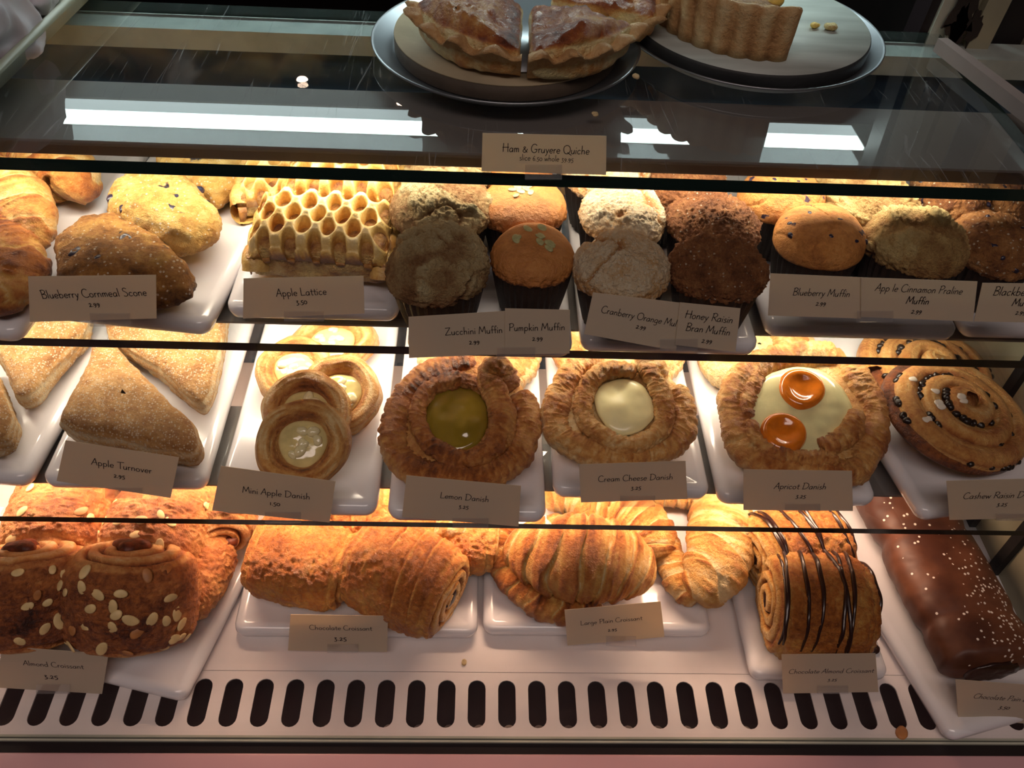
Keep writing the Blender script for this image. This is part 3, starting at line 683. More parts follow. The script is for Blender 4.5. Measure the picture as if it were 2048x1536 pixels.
def rope_danish(label, loops, c_px, z0, outl, fill, fillmat, fillz=.018, seed=0, extra=None, lift=0, tilt=0, yf=.44, group=None, name='danish', mat=None, rough=1.0, toneb=.5, crop=(0, 0, 1)):
    """danish made of twisted rope coils (photo-traced on the plate plane) round a filling pool"""
    cx, cy, sc_ = crop; T = lambda x, y: (cx + x * sc_, cy + y * sc_)
    tr_ = math.radians(tilt); nn_ = np.array([0, -math.sin(tr_), math.cos(tr_)]); vv_ = np.array([0, math.cos(tr_), math.sin(tr_)])
    pb_ = np.array([0, yf, z0 + lift])
    cw = on_plane(*T(*c_px), pb_ + nn_ * .015, nn_) - nn_ * .015
    def at2(x, y, h):
        q_ = on_plane(x, y, pb_ + nn_ * h, nn_); d_ = q_ - cw
        return np.array([d_[0], d_ @ vv_, h]), ppm(q_)
    root = thing(name, label, 'danish', cw, (tr_, 0, 0), group)
    parts = []
    oc, orr = outline([at2(*T(*p), .012)[0][:2] for p in outl], 110, 3)
    G, s, th = pebble(orr * .97, .019, .5, .009, 40)
    G[..., 0] += oc[0]; G[..., 1] += oc[1]
    N = normals(G); N *= np.sign((N * (G - G.mean((0, 1)))).sum(-1).mean())
    fl = np.sin(th * 34 + 3 * np.sin(th * 2))[None] * sm(.5, .95, s)[:, None]
    G2 = G + N * (.0011 * fl + .002 * fbm(G, 45, 3, seed))[..., None]; G2[..., 2] = np.maximum(G2[..., 2], .0003)
    parts.append((G2, gf(40, 110, wv=True), (toneb - .1 + .15 * fl + .2 * fbm(G, 30, 2, seed)).ravel()))
    for (pts, r0, zc) in loops:
        W = []
        for k, p in enumerate(pts):
            r_ = p[2] if len(p) > 2 else r0; z_ = p[3] if len(p) > 3 else zc
            w_, pm_ = at2(*T(p[0], p[1]), z_); W.append([w_[0], w_[1], z_, r_ * sc_ / pm_])
        Nn = 430; m_ = 44; C, Ln = crom(W, Nn); R = C[:, 3]; C = C[:, :3]
        q = np.linspace(0, 1, Nn); en = np.clip(np.minimum(q, 1 - q) / .02, 0, 1); R = R * np.sqrt(1 - (1 - en) ** 2 + 1e-3)
        ph = np.linspace(0, 2 * np.pi, m_, endpoint=False)
        arc = q * Ln
        tw = arc[:, None] / .0040 * 2 * np.pi * .5 + ph[None] * 1.0 + 2.6 * vnoise(np.stack([np.broadcast_to(arc[:, None] * 90, (Nn, m_)), np.broadcast_to(np.cos(ph), (Nn, m_)), np.broadcast_to(np.sin(ph), (Nn, m_))], -1), seed)
        rid = 1 - np.abs(np.sin(tw / 2)); rid = 1 - rid ** 1.6; rid = rid * np.clip(.55 + .9 * vnoise(np.stack([np.broadcast_to(arc[:, None] * 60, (Nn, m_)), np.broadcast_to(np.cos(ph) * 2, (Nn, m_)), np.broadcast_to(np.sin(ph) * 2, (Nn, m_))], -1), seed + 31), .15, 1)
        bb = lambda f_, k_, s_: vnoise(np.stack([np.broadcast_to(arc[:, None] * f_, (Nn, m_)) + .9 * np.cos(ph)[None], np.broadcast_to(np.cos(ph) * k_, (Nn, m_)), np.broadcast_to(np.sin(ph) * k_, (Nn, m_))], -1), s_)
        wrk = bb(330, 1.5, seed + 41); wrk2 = bb(620, 2.2, seed + 43)
        G = tubes(C, R[:, None] * (1.12 + .10 * (rid - .5) + .10 * vnoise(np.stack([np.broadcast_to(arc[:, None] * 45, (Nn, m_)), np.broadcast_to(np.cos(ph) * 1.2, (Nn, m_)), np.broadcast_to(np.sin(ph) * 1.2, (Nn, m_))], -1), seed + 5)), m_, .85)
        N = normals(G); N *= np.sign((N * (G - C[:, None])).sum(-1).mean())
        G2 = G + N * (.0011 * (1 - 2 * np.abs(wrk)) + .0005 * wrk2 + .0012 * fbm(G, 130, 2, seed + 1) + .0024 * fbm(G, 45, 2, seed + 2))[..., None]; G2[..., 2] = np.maximum(G2[..., 2], .0003)
        parts.append((G2, gf(Nn, m_, wv=True), (toneb + .26 * (.35 - np.abs(wrk)) + .08 * wrk2 + .16 * (rid - .5) + .30 * fbm(G, 35, 3, seed + 3) + .08 * np.sin(ph)[None]).ravel()))
    V, F, Tn = join(parts); mk('twisted_dough', V, F, mat or M['danish'], root, Tn)
    if fill:
        fc, fr_ = outline([at2(*T(*p), fillz)[0][:2] for p in fill], 72, 4)
        G, s, th = pebble(fr_, .009, .75, .003, 26); G[..., 2] += .0034 * fbm(G, 55, 2, seed + 7) * sm(1, .6, s)[:, None]
        G[..., 0] += fc[0]; G[..., 1] += fc[1]; G[..., 2] += fillz - .004
        mk('filling', G, gf(26, 72, wv=True), fillmat, root)
    if extra: extra(root, at2, T)
    return root

def cushion(name, label, cat, px, z0, H, mat, e=.6, seed=0, amp=.003, fr=40, lift=0, group=None, tone0=.4, zt=None, na=140, nr=52, tonef=None, disp=None, blur=3, part='dough', rot=None, zm=None):
    c, r = trace(px, z0 + lift + (zt if zt is not None else H * .45), blur, na)
    G, s, th = pebble(r, H, e, zm, nr)
    N = normals(G); N *= np.sign((N * (G - np.array([0, 0, H / 2]))).sum(-1).mean())
    d = amp * fbm(G, fr, 4, seed) + amp * .35 * fbm(G, fr * 4, 2, seed + 1) + amp * .16 * vnoise(G * fr * 11, seed + 6)
    if disp is not None: d = d + disp(G, s, th)
    tone = tone0 + .25 * fbm(G, fr * .8, 3, seed + 2)
    if tonef is not None: tone = tone + tonef(G, s, th, N)
    V = G + N * d[..., None]; V[..., 2] = np.maximum(V[..., 2], .0002)
    root = thing(name, label, cat, (c[0], c[1], z0 + lift), rot or (0, 0, 0), group)
    mk(part, V, gf(nr, na, wv=True), mat, root, tone)
    return root, V, N

def lump(root, name, p, r, mat, seed=0, sq=.8, n=12):
    G, s, th = pebble(np.full(n + 4, r) * (1 + .15 * np.sin(np.linspace(0, 12.56, n + 4, endpoint=False) + seed)), 2 * r * sq, .95, r * sq, 10)
    G = G + normals(G) * (r * .18 * fbm(G / r, 1.3, 2, seed))[..., None]; G[..., 2] -= r * sq
    return mk(name, G + np.array(p), gf(10, n + 4, wv=True), mat, root)

# ------------------------------------------------------------------ muffins
def muffin(label, px, py, R_px, kind, seed, group, name='muffin', tilt=(0, 0)):
    zc = .046; w_ = at(px, py, ZA + zc + .004); R = R_px / ppm(w_)
    root = thing(name, label, 'muffin', (w_[0], w_[1], ZA + .0004), (tilt[0], tilt[1], seed * 1.7), group)
    # paper cup with pleats
    nf = 34; na = nf * 4; th = np.linspace(0, 2 * np.pi, na, endpoint=False); pl = np.abs(((th * nf / (2 * np.pi)) % 1) * 2 - 1) - .5
    hs = [(0, .002), (0, .66), (.001, .76), (.018, .87), (.034, .96), (zc + .001, 1.0), (zc + .002, .97)]
    Rc = R * .93
    G = np.array([np.stack([(Rc * k + (.0013 if i > 1 else .0004) * pl) * np.cos(th), (Rc * k + (.0013 if i > 1 else .0004) * pl) * np.sin(th), np.full(na, h) + (.0015 * np.sin(th * 9 + seed) if i > 4 else 0)], 1) for i, (h, k) in enumerate(hs)])
    mk('paper_cup', G, gf(len(hs), na, wv=True), M['cup'], root, smooth=False)
    # top
    K = dict(zuc=(M['crumble'], .0032, .35), pum=(M['pumpkin'], .0007, .45), cra=(M['cran'], .0020, .4), bra=(M['bran'], .0022, .45), blu=(M['blue'], .0014, .45), pra=(M['praline'], .0034, .35), bla=(M['black'], .0026, .45))[kind]
    na, nr = 230, 110
    th = np.linspace(0, 2 * np.pi, na, endpoint=False)
    rad = R * (1 + .035 * np.sin(th * 2 + seed) + .025 * np.sin(th * 3 + 2 * seed))
    H = .034 if kind not in ('bra', 'pum') else .030
    G, s, _ = pebble(rad, H, .88, .011, nr)
    N = normals(G); N *= np.sign((N * (G - np.array([0, 0, H / 2]))).sum(-1).mean())
    rough = K[1]; lo = fbm(G, 26, 2, seed); cl = fbm(G, 95, 3, seed + 1); fine = fbm(G, 330, 2, seed + 2)
    tone = np.full(G.shape[:2], K[2])
    up = sm(.25, .7, G[..., 2] / H)
    if kind in ('zuc', 'pra'):
        patch = sm(-.15, .10, fbm(G, 38, 2, seed + 5) + .10); clump = sm(-.2, .5, cl)
        ck = np.exp(-(np.abs(fbm(G, 48, 2, seed + 9)) / .05) ** 2) + .5 * np.exp(-(np.abs(fbm(G, 110, 2, seed + 10)) / .07) ** 2)
        d = .0018 * lo + up * patch * (.0030 + rough * .8 * clump) - .0030 * ck * patch + .0020 * np.abs(fine) + .0010 * fbm(G, 700, 1, seed)
        tone += -.30 * up * patch * (.6 + .6 * clump) + .2 * (1 - patch) + .1 * (1 - up) + .42 * ck * patch
    elif kind == 'pum':
        d = .0016 * lo + .0004 * cl + .0012 * (1 - up) * fine * 2; tone += .1 * lo + .15 * (1 - up)
    elif kind == 'cra':
        cr = np.abs(fbm(G, 30, 2, seed + 5)); crack = np.exp(-(cr / .055) ** 2) * up
        d = .0025 * lo - .0045 * crack + .0018 * cl + .0014 * fine + .0008 * fbm(G, 600, 1, seed); tone += -.28 * up * (1 - crack) + .18 * crack
    elif kind == 'bra':
        d = .002 * lo + .0022 * cl + .0034 * np.abs(fine) + .0012 * fbm(G, 600, 1, seed); tone += .22 * cl - .1 * np.abs(fine)
    elif kind == 'blu':
        cr = np.abs(fbm(G, 28, 2, seed + 5)); crack = np.exp(-(cr / .04) ** 2) * up
        d = .0028 * lo - .0015 * crack + .0009 * cl; tone += .2 * lo
    else:
        d = .0026 * lo + .0034 * np.abs(cl) + .0022 * np.abs(fine); tone += .2 * cl
    V = G + N * d[..., None]; V[..., 2] += zc - .009
    mk('muffin_top', V, gf(nr, na, wv=True), K[0], root, tone)
    r_ = random.Random(seed)
    if kind == 'pum':
        for k in range(11):
            i = r_.randint(3, 21); j = r_.randrange(na)
            add_slices(root, [V[i, j % na]], [N[i, j % na]], [M['seed']], k + seed, .0046, 'pumpkin_seed')
    if kind in ('blu', 'bla'):
        for k in range(9):
            i = r_.randint(12, 52); j = r_.randrange(na); lump(root, 'berry', V[i, j] - N[i, j] * .0024, .0034, M['berry'], k)
    return root
MU = [
 ('zucchini muffin with dark-lit crumb topping in the front of its row', 878, 534, 103, 'zuc', 3, 0),
 ('zucchini muffin with pale patchy crumb, second from the front', 886, 418, 100, 'zuc', 5, 1),
 ('zucchini muffin at the back, crumb top just under the upper glass', 898, 345, 88, 'zuc', 8, 2),
 ('pumpkin muffin in front, with green seeds on a shaded smooth top', 1066, 512, 88, 'pum', 11, 0),
 ('bright orange pumpkin muffin with green seeds, second from the front', 1047, 412, 88, 'pum', 13, 1),
 ('pumpkin muffin mostly hidden at the back below the quiche sign', 1030, 340, 76, 'pum', 14, 2),
 ('cranberry orange muffin in front, sugared and cracked, above its sign', 1248, 540, 97, 'cra', 17, 0),
 ('brightly lit sugared cranberry orange muffin with a deep crack, second', 1240, 432, 90, 'cra', 19, 1),
 ('cranberry orange muffin at the back, cut off by the upper glass', 1212, 350, 88, 'cra', 20, 2),
 ('dark coarse bran muffin in front above the honey raisin sign', 1440, 540, 97, 'bra', 23, 0),
 ('coarse brown bran muffin, second from the front', 1422, 450, 92, 'bra', 25, 1),
 ('bran muffin at the back with a flatter reddish top', 1372, 372, 82, 'bra', 26, 2),
 ('blueberry muffin in front, shaded brown dome above the blueberry sign', 1640, 480, 93, 'blu', 29, 0),
 ('orange-lit blueberry muffin with berry marks at the back', 1562, 392, 84, 'blu', 31, 1),
 ('praline crumb muffin in front above the apple cinnamon sign', 1826, 492, 98, 'pra', 33, 0),
 ('glowing golden praline crumb muffin directly under the lamp', 1742, 412, 92, 'pra', 35, 1),
 ('praline crumb muffin peeping out at the very back', 1680, 356, 74, 'pra', 36, 2),
 ('blackberry muffin in front at the right edge of the picture', 1992, 492, 88, 'bla', 38, 0),
 ('blackberry muffin with crumbly orange rim, behind in a tall dark cup', 1902, 398, 78, 'bla', 40, 1),
 ('dim blackberry muffin at the back in the right corner', 2010, 392, 80, 'bla', 42, 1)]
for lb, x, y, R_, k, sd, row in MU:
    muffin(lb, x, y, R_, k, sd, 'muffins in dark paper cups', tilt=(rnd.uniform(-.04, .04), rnd.uniform(-.04, .04)) if k != 'pum' else (.0, .0))

# ------------------------------------------------------------------ scones
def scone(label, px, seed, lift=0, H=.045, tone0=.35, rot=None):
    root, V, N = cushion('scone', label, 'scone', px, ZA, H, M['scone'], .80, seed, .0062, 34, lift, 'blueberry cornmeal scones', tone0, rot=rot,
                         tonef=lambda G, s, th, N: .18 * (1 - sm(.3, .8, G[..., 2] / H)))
    r_ = random.Random(seed)
    for k in range(5):
        i = r_.randint(5, 26); j = r_.randrange(V.shape[1]); lump(root, 'blueberry', V[i, j] - N[i, j] * .0035, .0065, M['berry'], k, .55)
    return root
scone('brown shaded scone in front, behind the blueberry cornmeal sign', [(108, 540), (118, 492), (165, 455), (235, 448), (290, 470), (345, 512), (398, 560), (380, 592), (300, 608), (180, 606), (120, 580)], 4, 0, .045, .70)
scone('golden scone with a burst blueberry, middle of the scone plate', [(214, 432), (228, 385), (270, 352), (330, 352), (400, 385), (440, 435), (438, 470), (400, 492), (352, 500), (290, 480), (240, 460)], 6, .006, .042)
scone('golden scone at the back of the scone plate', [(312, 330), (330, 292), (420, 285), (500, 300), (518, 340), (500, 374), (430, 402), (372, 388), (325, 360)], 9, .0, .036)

# ------------------------------------------------------------------ plain croissants, middle shelf left
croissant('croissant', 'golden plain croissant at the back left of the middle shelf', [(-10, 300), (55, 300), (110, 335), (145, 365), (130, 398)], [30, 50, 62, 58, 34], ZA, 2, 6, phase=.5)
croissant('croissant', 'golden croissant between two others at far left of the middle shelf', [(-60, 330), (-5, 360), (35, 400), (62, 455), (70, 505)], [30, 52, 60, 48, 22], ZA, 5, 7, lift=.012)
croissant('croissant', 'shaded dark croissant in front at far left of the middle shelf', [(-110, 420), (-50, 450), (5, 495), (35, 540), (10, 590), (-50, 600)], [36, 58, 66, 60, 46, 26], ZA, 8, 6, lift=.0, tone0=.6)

# ------------------------------------------------------------------ apple lattice slices
def lattice(label, px, py, z, rot, W=.105, D=.075, H=.036, seed=0, lift=0):
    w_ = at(px, py, z + H * .6)
    root = thing('apple_lattice', label, 'pastry', (w_[0], w_[1], z + lift), rot, 'apple lattice slices')
    pts = [(-W / 2, -D / 2), (W / 2, -D / 2), (W / 2, D / 2), (-W / 2, D / 2)]
    c, r = outline(pts, 140, 2); G, s, th = pebble(r, H - .006, .34, .012, 46)
    N = normals(G); N *= np.sign((N * (G - np.array([0, 0, H / 2]))).sum(-1).mean())
    side = sm(.8, .3, np.abs(N[..., 2]))
    V = G + N * (.003 * fbm(G, 60, 3, seed) + .0015 * side * fbm(G * np.array([1, 1, 4]), 90, 2, seed))[..., None]; V[..., 2] = np.maximum(V[..., 2], .0003)
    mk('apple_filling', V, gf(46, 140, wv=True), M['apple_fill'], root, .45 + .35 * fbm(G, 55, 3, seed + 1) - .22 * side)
    # side crust walls (closed edges left and right)
    for sx in (-1, 1):
        y = np.linspace(-D / 2, D / 2, 40); p = np.stack([np.full(40, sx * (W / 2 - .003)), y, .013 + .004 * np.sin(y * 300 + seed)], 1)
        g = tubes(p, .011, 16, 1.15); g = g + normals(g) * (.0015 * fbm(g, 110, 3, seed))[..., None]; g[..., 2] = np.maximum(g[..., 2], .0003)
        mk('side_crust', g, gf(40, 16, wv=True), M['lattice'], root, .55 + .3 * fbm(g, 60, 2, seed))
    nx, ny = 150, 110; X = np.linspace(-W / 2 - .001, W / 2 + .001, nx); Yg = np.linspace(-D / 2 - .002, D / 2 + .001, ny); X, Yg = np.meshgrid(X, Yg, indexing='ij')
    P3 = np.stack([X, Yg, 0 * X], -1); wx = X + .0022 * fbm(P3, 40, 2, seed); wy = Yg + .0022 * fbm(P3, 40, 2, seed + 1)
    f = 9.0
    for ox, oy in ((0, 0), (.5, .5)):
        dx = ((wx / .0200 + ox + .5) % 1 - .5) * .0200; dy = ((wy / .0270 + oy + .5) % 1 - .5) * .0270
        f = np.minimum(f, np.sqrt((dx / .0054) ** 2 + (dy / .0086) ** 2))
    hole = sm(1.12, .72, f); rim = 1 - np.minimum(1, (2 * np.abs(X) / W) ** 8) ; rim2 = 1 - np.minimum(1, (2 * np.abs(Yg) / D) ** 14)
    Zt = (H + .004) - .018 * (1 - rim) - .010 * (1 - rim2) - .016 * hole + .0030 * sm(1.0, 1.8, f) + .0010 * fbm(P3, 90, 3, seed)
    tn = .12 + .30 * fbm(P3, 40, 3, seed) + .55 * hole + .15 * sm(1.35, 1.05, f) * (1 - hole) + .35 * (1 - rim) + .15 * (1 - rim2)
    top = np.stack([X, Yg, Zt], -1); bot = np.stack([X, Yg, Zt * 0 + H - .019], -1); bot[..., 0] *= .985; bot[..., 1] *= .985
    ft = gf(nx, ny); fb = gf(nx, ny)[:, ::-1] + nx * ny
    per = [i * ny for i in range(nx)] + [(nx - 1) * ny + j for j in range(1, ny)] + [i * ny + ny - 1 for i in range(nx - 2, -1, -1)] + [j for j in range(ny - 2, 0, -1)]
    sd = np.array([(per[i], per[(i + 1) % len(per)], per[(i + 1) % len(per)] + nx * ny, per[i] + nx * ny) for i in range(len(per))])
    V, F, T = np.vstack([top.reshape(-1, 3), bot.reshape(-1, 3)]), np.vstack([ft, fb, sd]), np.concatenate([tn.ravel(), tn.ravel() * 0 + .8]); mk('lattice_crust', V, F, M['lattice'], root, T)
    return root
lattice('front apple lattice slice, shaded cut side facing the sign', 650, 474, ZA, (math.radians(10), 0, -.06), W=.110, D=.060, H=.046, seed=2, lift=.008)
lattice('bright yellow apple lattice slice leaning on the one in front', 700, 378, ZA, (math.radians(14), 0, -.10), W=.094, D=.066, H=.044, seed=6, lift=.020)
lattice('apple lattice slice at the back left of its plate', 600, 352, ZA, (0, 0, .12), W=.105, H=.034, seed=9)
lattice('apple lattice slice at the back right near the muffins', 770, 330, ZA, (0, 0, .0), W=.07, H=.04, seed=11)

# ------------------------------------------------------------------ turnovers
def turnover(label, px, seed, H=.034, lift=0, cut=None, rot=None):
    def tf(G, s, th, N):
        side = sm(.75, .25, np.abs(N[..., 2])); lay = np.sin(G[..., 2] * 2600 + 2 * fbm(G, 40, 2, seed) * 3)
        return -.22 * side + .16 * side * lay + .18 * sm(.8, 1.0, s)[:, None] * (1 - side)
    def df(G, s, th):
        return .0007 * np.sin(G[..., 2] * 2600 + 6 * fbm(G, 40, 2, seed)) * sm(.93, .99, s)[:, None]
    root, V, N = cushion('turnover', label, 'turnover', px, ZB, H, M['sugared'], .48, seed, .0026, 38, lift, 'sugared fruit turnovers', .45, tonef=tf, disp=df, blur=2, rot=rot, na=170, nr=60)
    return root
turnover('apple turnover in front with layered cut edge above its sign', [(190, 700), (228, 694), (262, 735), (330, 805), (392, 862), (406, 905), (392, 925), (300, 905), (160, 878), (124, 858), (150, 800), (186, 735)], 3)
turnover('triangular apple turnover behind, one corner pointing to the front', [(205, 630), (330, 625), (455, 630), (448, 700), (425, 800), (408, 824), (385, 812), (320, 750), (225, 690)], 5, .03, .004)
turnover('berry-marked turnover at far left, corner pointing forward', [(-80, 620), (60, 610), (185, 625), (178, 672), (130, 730), (68, 802), (40, 808), (10, 740), (-20, 690)], 8, .032, .003)
turnover('sugared turnover cut off by the left picture edge', [(-160, 730), (-20, 720), (10, 770), (38, 850), (28, 890), (-10, 905), (-120, 880)], 12, .034, .0)

# ------------------------------------------------------------------ mini apple danishes
def mini(label, px, py, R_px, tilt, seed, lift=0, square=False):
    w_ = at(px, py, ZB + lift + .016); R = R_px / ppm(w_)
    root = thing('mini_danish', label, 'danish', (w_[0], w_[1], ZB + lift), tilt, 'mini apple danishes')
    na, nr = 130, 70; th = np.linspace(0, 2 * np.pi, na, endpoint=False)
    prof = np.array([(0, .008), (.47, .009), (.57, .0150), (.69, .0195), (.82, .0208), (.93, .0185), (.99, .013), (1, .006), (.93, .0005), (0, .0002)])
    L = np.r_[0, np.cumsum(np.hypot(np.diff(prof[:, 0] * R), np.diff(prof[:, 1])))]; t = np.linspace(0, L[-1], nr)
    s = np.interp(t, L, prof[:, 0]); z = np.interp(t, L, prof[:, 1])
    for _ in range(3): s[1:-1] = (s[:-2] + 2 * s[1:-1] + s[2:]) / 4; z[1:-1] = (z[:-2] + 2 * z[1:-1] + z[2:]) / 4
    wob = 1 + .025 * np.sin(th * 2 + seed) + .018 * np.sin(th * 5 + seed * 2)
    if square: wob = wob * (1 + .07 * np.cos(4 * th))
    G = np.zeros((nr, na, 3)); G[..., 0] = s[:, None] * R * wob * np.cos(th); G[..., 1] = s[:, None] * R * wob * np.sin(th); G[..., 2] = z[:, None]
    N = normals(G); N *= np.sign((N * (G - np.array([0, 0, .008]))).sum(-1).mean())
    k = np.arange(nr)[:, None] * 1.0; lam = vnoise(np.stack([k * .75 + 1.5 * np.sin(th + seed)[None], np.broadcast_to(np.cos(th) * 2.2, (nr, na)), np.broadcast_to(np.sin(th) * 2.2, (nr, na))], -1), seed)
    rim = sm(.5, .62, s)[:, None]
    V = G + N * (rim * .0014 * lam + .001 * fbm(G, 70, 2, seed))[..., None]; V[..., 2] = np.maximum(V[..., 2], .0002)
    tone = .27 + .30 * lam * rim + .32 * np.exp(-((s - .60) / .09) ** 2)[:, None] * (1 if seed % 2 else .6) + .12 * fbm(G, 40, 2, seed)
    mk('dough', V, gf(nr, na, wv=True), M['danish'], root, tone)
    G, s2, t2 = pebble(np.full(60, R * .53) * (1 + .05 * np.sin(3 * np.linspace(0, 6.28, 60, endpoint=False))), .008, .8, .003, 24); G[..., 2] += .0075 + .0012 * fbm(G, 90, 2, seed)
    mk('apple_filling', G, gf(24, 60, wv=True), M['apple_cream'], root)
    r_ = random.Random(seed)
    for k in range(7):
        a = r_.uniform(0, 6.28); q = R * .36 * math.sqrt(r_.random()); lump(root, 'apple_chunk', (q * math.cos(a), q * math.sin(a), .0150), r_.uniform(.0036, .0055), M['apple_chunk'], k + seed, .55)
    return root
rx = math.radians
mini('frontmost mini apple danish, leaning forward above its sign', 606, 866, 93, (rx(32), 0, 0), 1, .021)
mini('mini apple danish tucked right behind the frontmost one', 613, 806, 88, (rx(31), 0, 0), 3, .019)
mini('mini apple danish at the right of the overlapping group', 682, 772, 84, (rx(22), rx(-3), 0), 4, .012)
mini('mini apple danish at the left rear of the group', 588, 728, 76, (rx(14), 0, 0), 6, .007)
mini('squarish mini apple danish at the back of the plate', 665, 678, 84, (0, 0, .3), 8, .004, True)

# ------------------------------------------------------------------ large danishes
CL = (740, 680, .2473)
rope_danish('lemon danish in front, dark glazed coils round green-gold curd', [
    ([(840, 170), (640, 210), (480, 285), (350, 400), (265, 540), (210, 680), (190, 820), (240, 960), (350, 1050), (520, 1090), (700, 1110), (900, 1100), (1080, 1040), (1200, 930), (1255, 760), (1250, 580), (1190, 440)], 105, .013),
    ([(1150, 420, 85, .018), (1090, 300, 100, .024), (1010, 230, 100, .028), (960, 330, 85, .027), (1035, 470, 95, .026), (1075, 640, 95, .025), (1030, 800, 85, .024), (900, 920, 75, .023), (730, 960, 70, .022), (560, 900, 65, .022), (430, 780, 62, .022), (385, 620, 62, .022), (420, 480, 62, .022), (530, 370, 62, .023), (680, 330, 62, .023), (830, 350, 55, .022), (920, 430, 40, .018)], 70, .022)],
    (680, 640), ZB, [(850, 90), (600, 150), (400, 260), (250, 430), (140, 640), (95, 780), (150, 980), (300, 1120), (700, 1180), (1000, 1170), (1240, 1060), (1370, 800), (1340, 540), (1220, 340), (1100, 180)],
    [(690, 375), (500, 450), (430, 620), (450, 780), (570, 890), (720, 920), (880, 850), (960, 700), (950, 520), (860, 400)], M['lemon'], .019, 3, tilt=14, yf=0.437, crop=CL, toneb=.48)
CC = (1060, 670, .2538)
rope_danish('cream cheese danish in front with pale smooth filling', [
    ([(560, 190), (400, 240), (300, 360), (240, 500), (190, 640), (230, 780), (350, 880), (500, 930), (680, 965), (860, 950), (1020, 920), (1160, 830), (1215, 690), (1180, 540), (1120, 420)], 95, .013),
    ([(1060, 330, 80, .016), (960, 230, 85, .022), (900, 200, 80, .024), (960, 320, 75, .026), (1030, 450, 78, .026), (1060, 590, 72, .025), (1030, 740, 68, .024), (900, 840, 65, .023), (740, 870, 62, .022), (580, 800, 62, .022), (450, 690, 62, .022), (425, 540, 62, .022), (460, 400, 62, .023), (560, 300, 66, .025), (700, 265, 66, .026), (830, 300, 55, .023)], 70, .022)],
    (740, 570), ZB, [(560, 130), (330, 250), (200, 450), (115, 650), (180, 850), (370, 990), (700, 1040), (1000, 1010), (1240, 940), (1300, 700), (1230, 500), (1120, 330), (950, 170)],
    [(700, 345), (560, 390), (500, 490), (530, 620), (620, 750), (730, 800), (880, 760), (985, 650), (975, 530), (900, 400), (800, 350)], M['cheese'], .023, 7, tilt=14, yf=0.45, crop=CC, toneb=.26)
CA = (1380, 670, .3262)
def apricots(root, at2, T):
    for (x, y, r) in ((690, 325, 150), (578, 595, 148)):
        w_, pm_ = at2(*T(x, y), .027); R = r * CA[2] / pm_
        na, nr = 60, 34; th = np.linspace(0, 2 * np.pi, na, endpoint=False)
        prof = np.array([(0, .0065), (.25, .0066), (.42, .0078), (.6, .0100), (.75, .011), (.9, .009), (1, .004), (.95, 0), (0, 0)])
        L = np.r_[0, np.cumsum(np.hypot(np.diff(prof[:, 0] * R), np.diff(prof[:, 1])))]; t = np.linspace(0, L[-1], nr); s = np.interp(t, L, prof[:, 0]); z = np.interp(t, L, prof[:, 1])
        for _ in range(3): s[1:-1] = (s[:-2] + 2 * s[1:-1] + s[2:]) / 4; z[1:-1] = (z[:-2] + 2 * z[1:-1] + z[2:]) / 4
        G = np.zeros((nr, na, 3)); wob = 1 + .03 * np.sin(2 * th) + .02 * np.sin(3 * th + 1); G[..., 0] = s[:, None] * R * wob * np.cos(th); G[..., 1] = s[:, None] * R * wob * np.sin(th); G[..., 2] = z[:, None]
        G += np.array([w_[0], w_[1], .0195]); mk('apricot_half', G, gf(nr, na, wv=True), M['apricot'], root)
rope_danish('apricot danish in front with two glazed apricot halves', [
    ([(900, 130), (700, 130), (500, 165), (340, 240), (270, 380), (270, 540), (320, 680), (420, 760), (560, 800), (720, 830), (900, 850), (1020, 830), (1080, 700), (1120, 540), (1110, 420), (1030, 300), (960, 200)], 82, .014),
    ([(1020, 480, 50, .024), (990, 580, 62, .026), (900, 660, 62, .025), (800, 690, 52, .024)], 60, .024),
    ([(370, 530, 36, .022), (400, 640, 42, .023), (500, 720, 46, .023), (620, 745, 48, .023), (760, 760, 50, .023), (900, 760, 50, .023)], 45, .023),
    ([(420, 250, 50, .020), (345, 400, 45, .021), (350, 500, 35, .020)], 45, .021)],
    (680, 480), ZB, [(930, 60), (650, 90), (400, 140), (240, 260), (200, 450), (250, 650), (340, 800), (600, 860), (850, 900), (1010, 920), (1110, 850), (1130, 650), (1215, 480), (1200, 380), (1080, 260)],
    [(640, 190), (470, 240), (370, 360), (360, 520), (450, 660), (600, 730), (800, 720), (960, 620), (1010, 460), (930, 310), (800, 210)], M['custard'], .021, 12, apricots, tilt=14, yf=0.447, crop=CA, toneb=.36)
# danishes behind (mostly hidden)
def back_danish(label, px, py, R_px, seed, fm, lift=0.0):
    c = (px, py); k = R_px
    ring = lambda r, n, a0=0: [(px + k * r * math.cos(a0 + 2 * math.pi * i / n) * (1 + .06 * math.sin(3 * i)), py + .74 * k * r * math.sin(a0 + 2 * math.pi * i / n)) for i in range(n)]
    spiral = [(px + k * (.80 - .38 * i / 20) * math.cos(1 + 4 * math.pi * i / 20), py + .74 * k * (.80 - .38 * i / 20) * math.sin(1 + 4 * math.pi * i / 20), k * (.24 - .06 * i / 20), .010 + .004 * i / 20) for i in range(21)]
    rope_danish(label, [(spiral, 20, .015)], c, ZB, ring(.98, 14), ring(.4, 10), fm, .012, seed, lift=lift, toneb=.22)
back_danish('lemon danish at the back of the lemon plate, mostly hidden', 962, 705, 128, 21, M['lemon'])
back_danish('cream cheese danish at the back, lit golden', 1245, 694, 140, 24, M['cheese'])
back_danish('apricot danish at the back, lit golden, mostly hidden', 1515, 700, 120, 27, M['custard'])

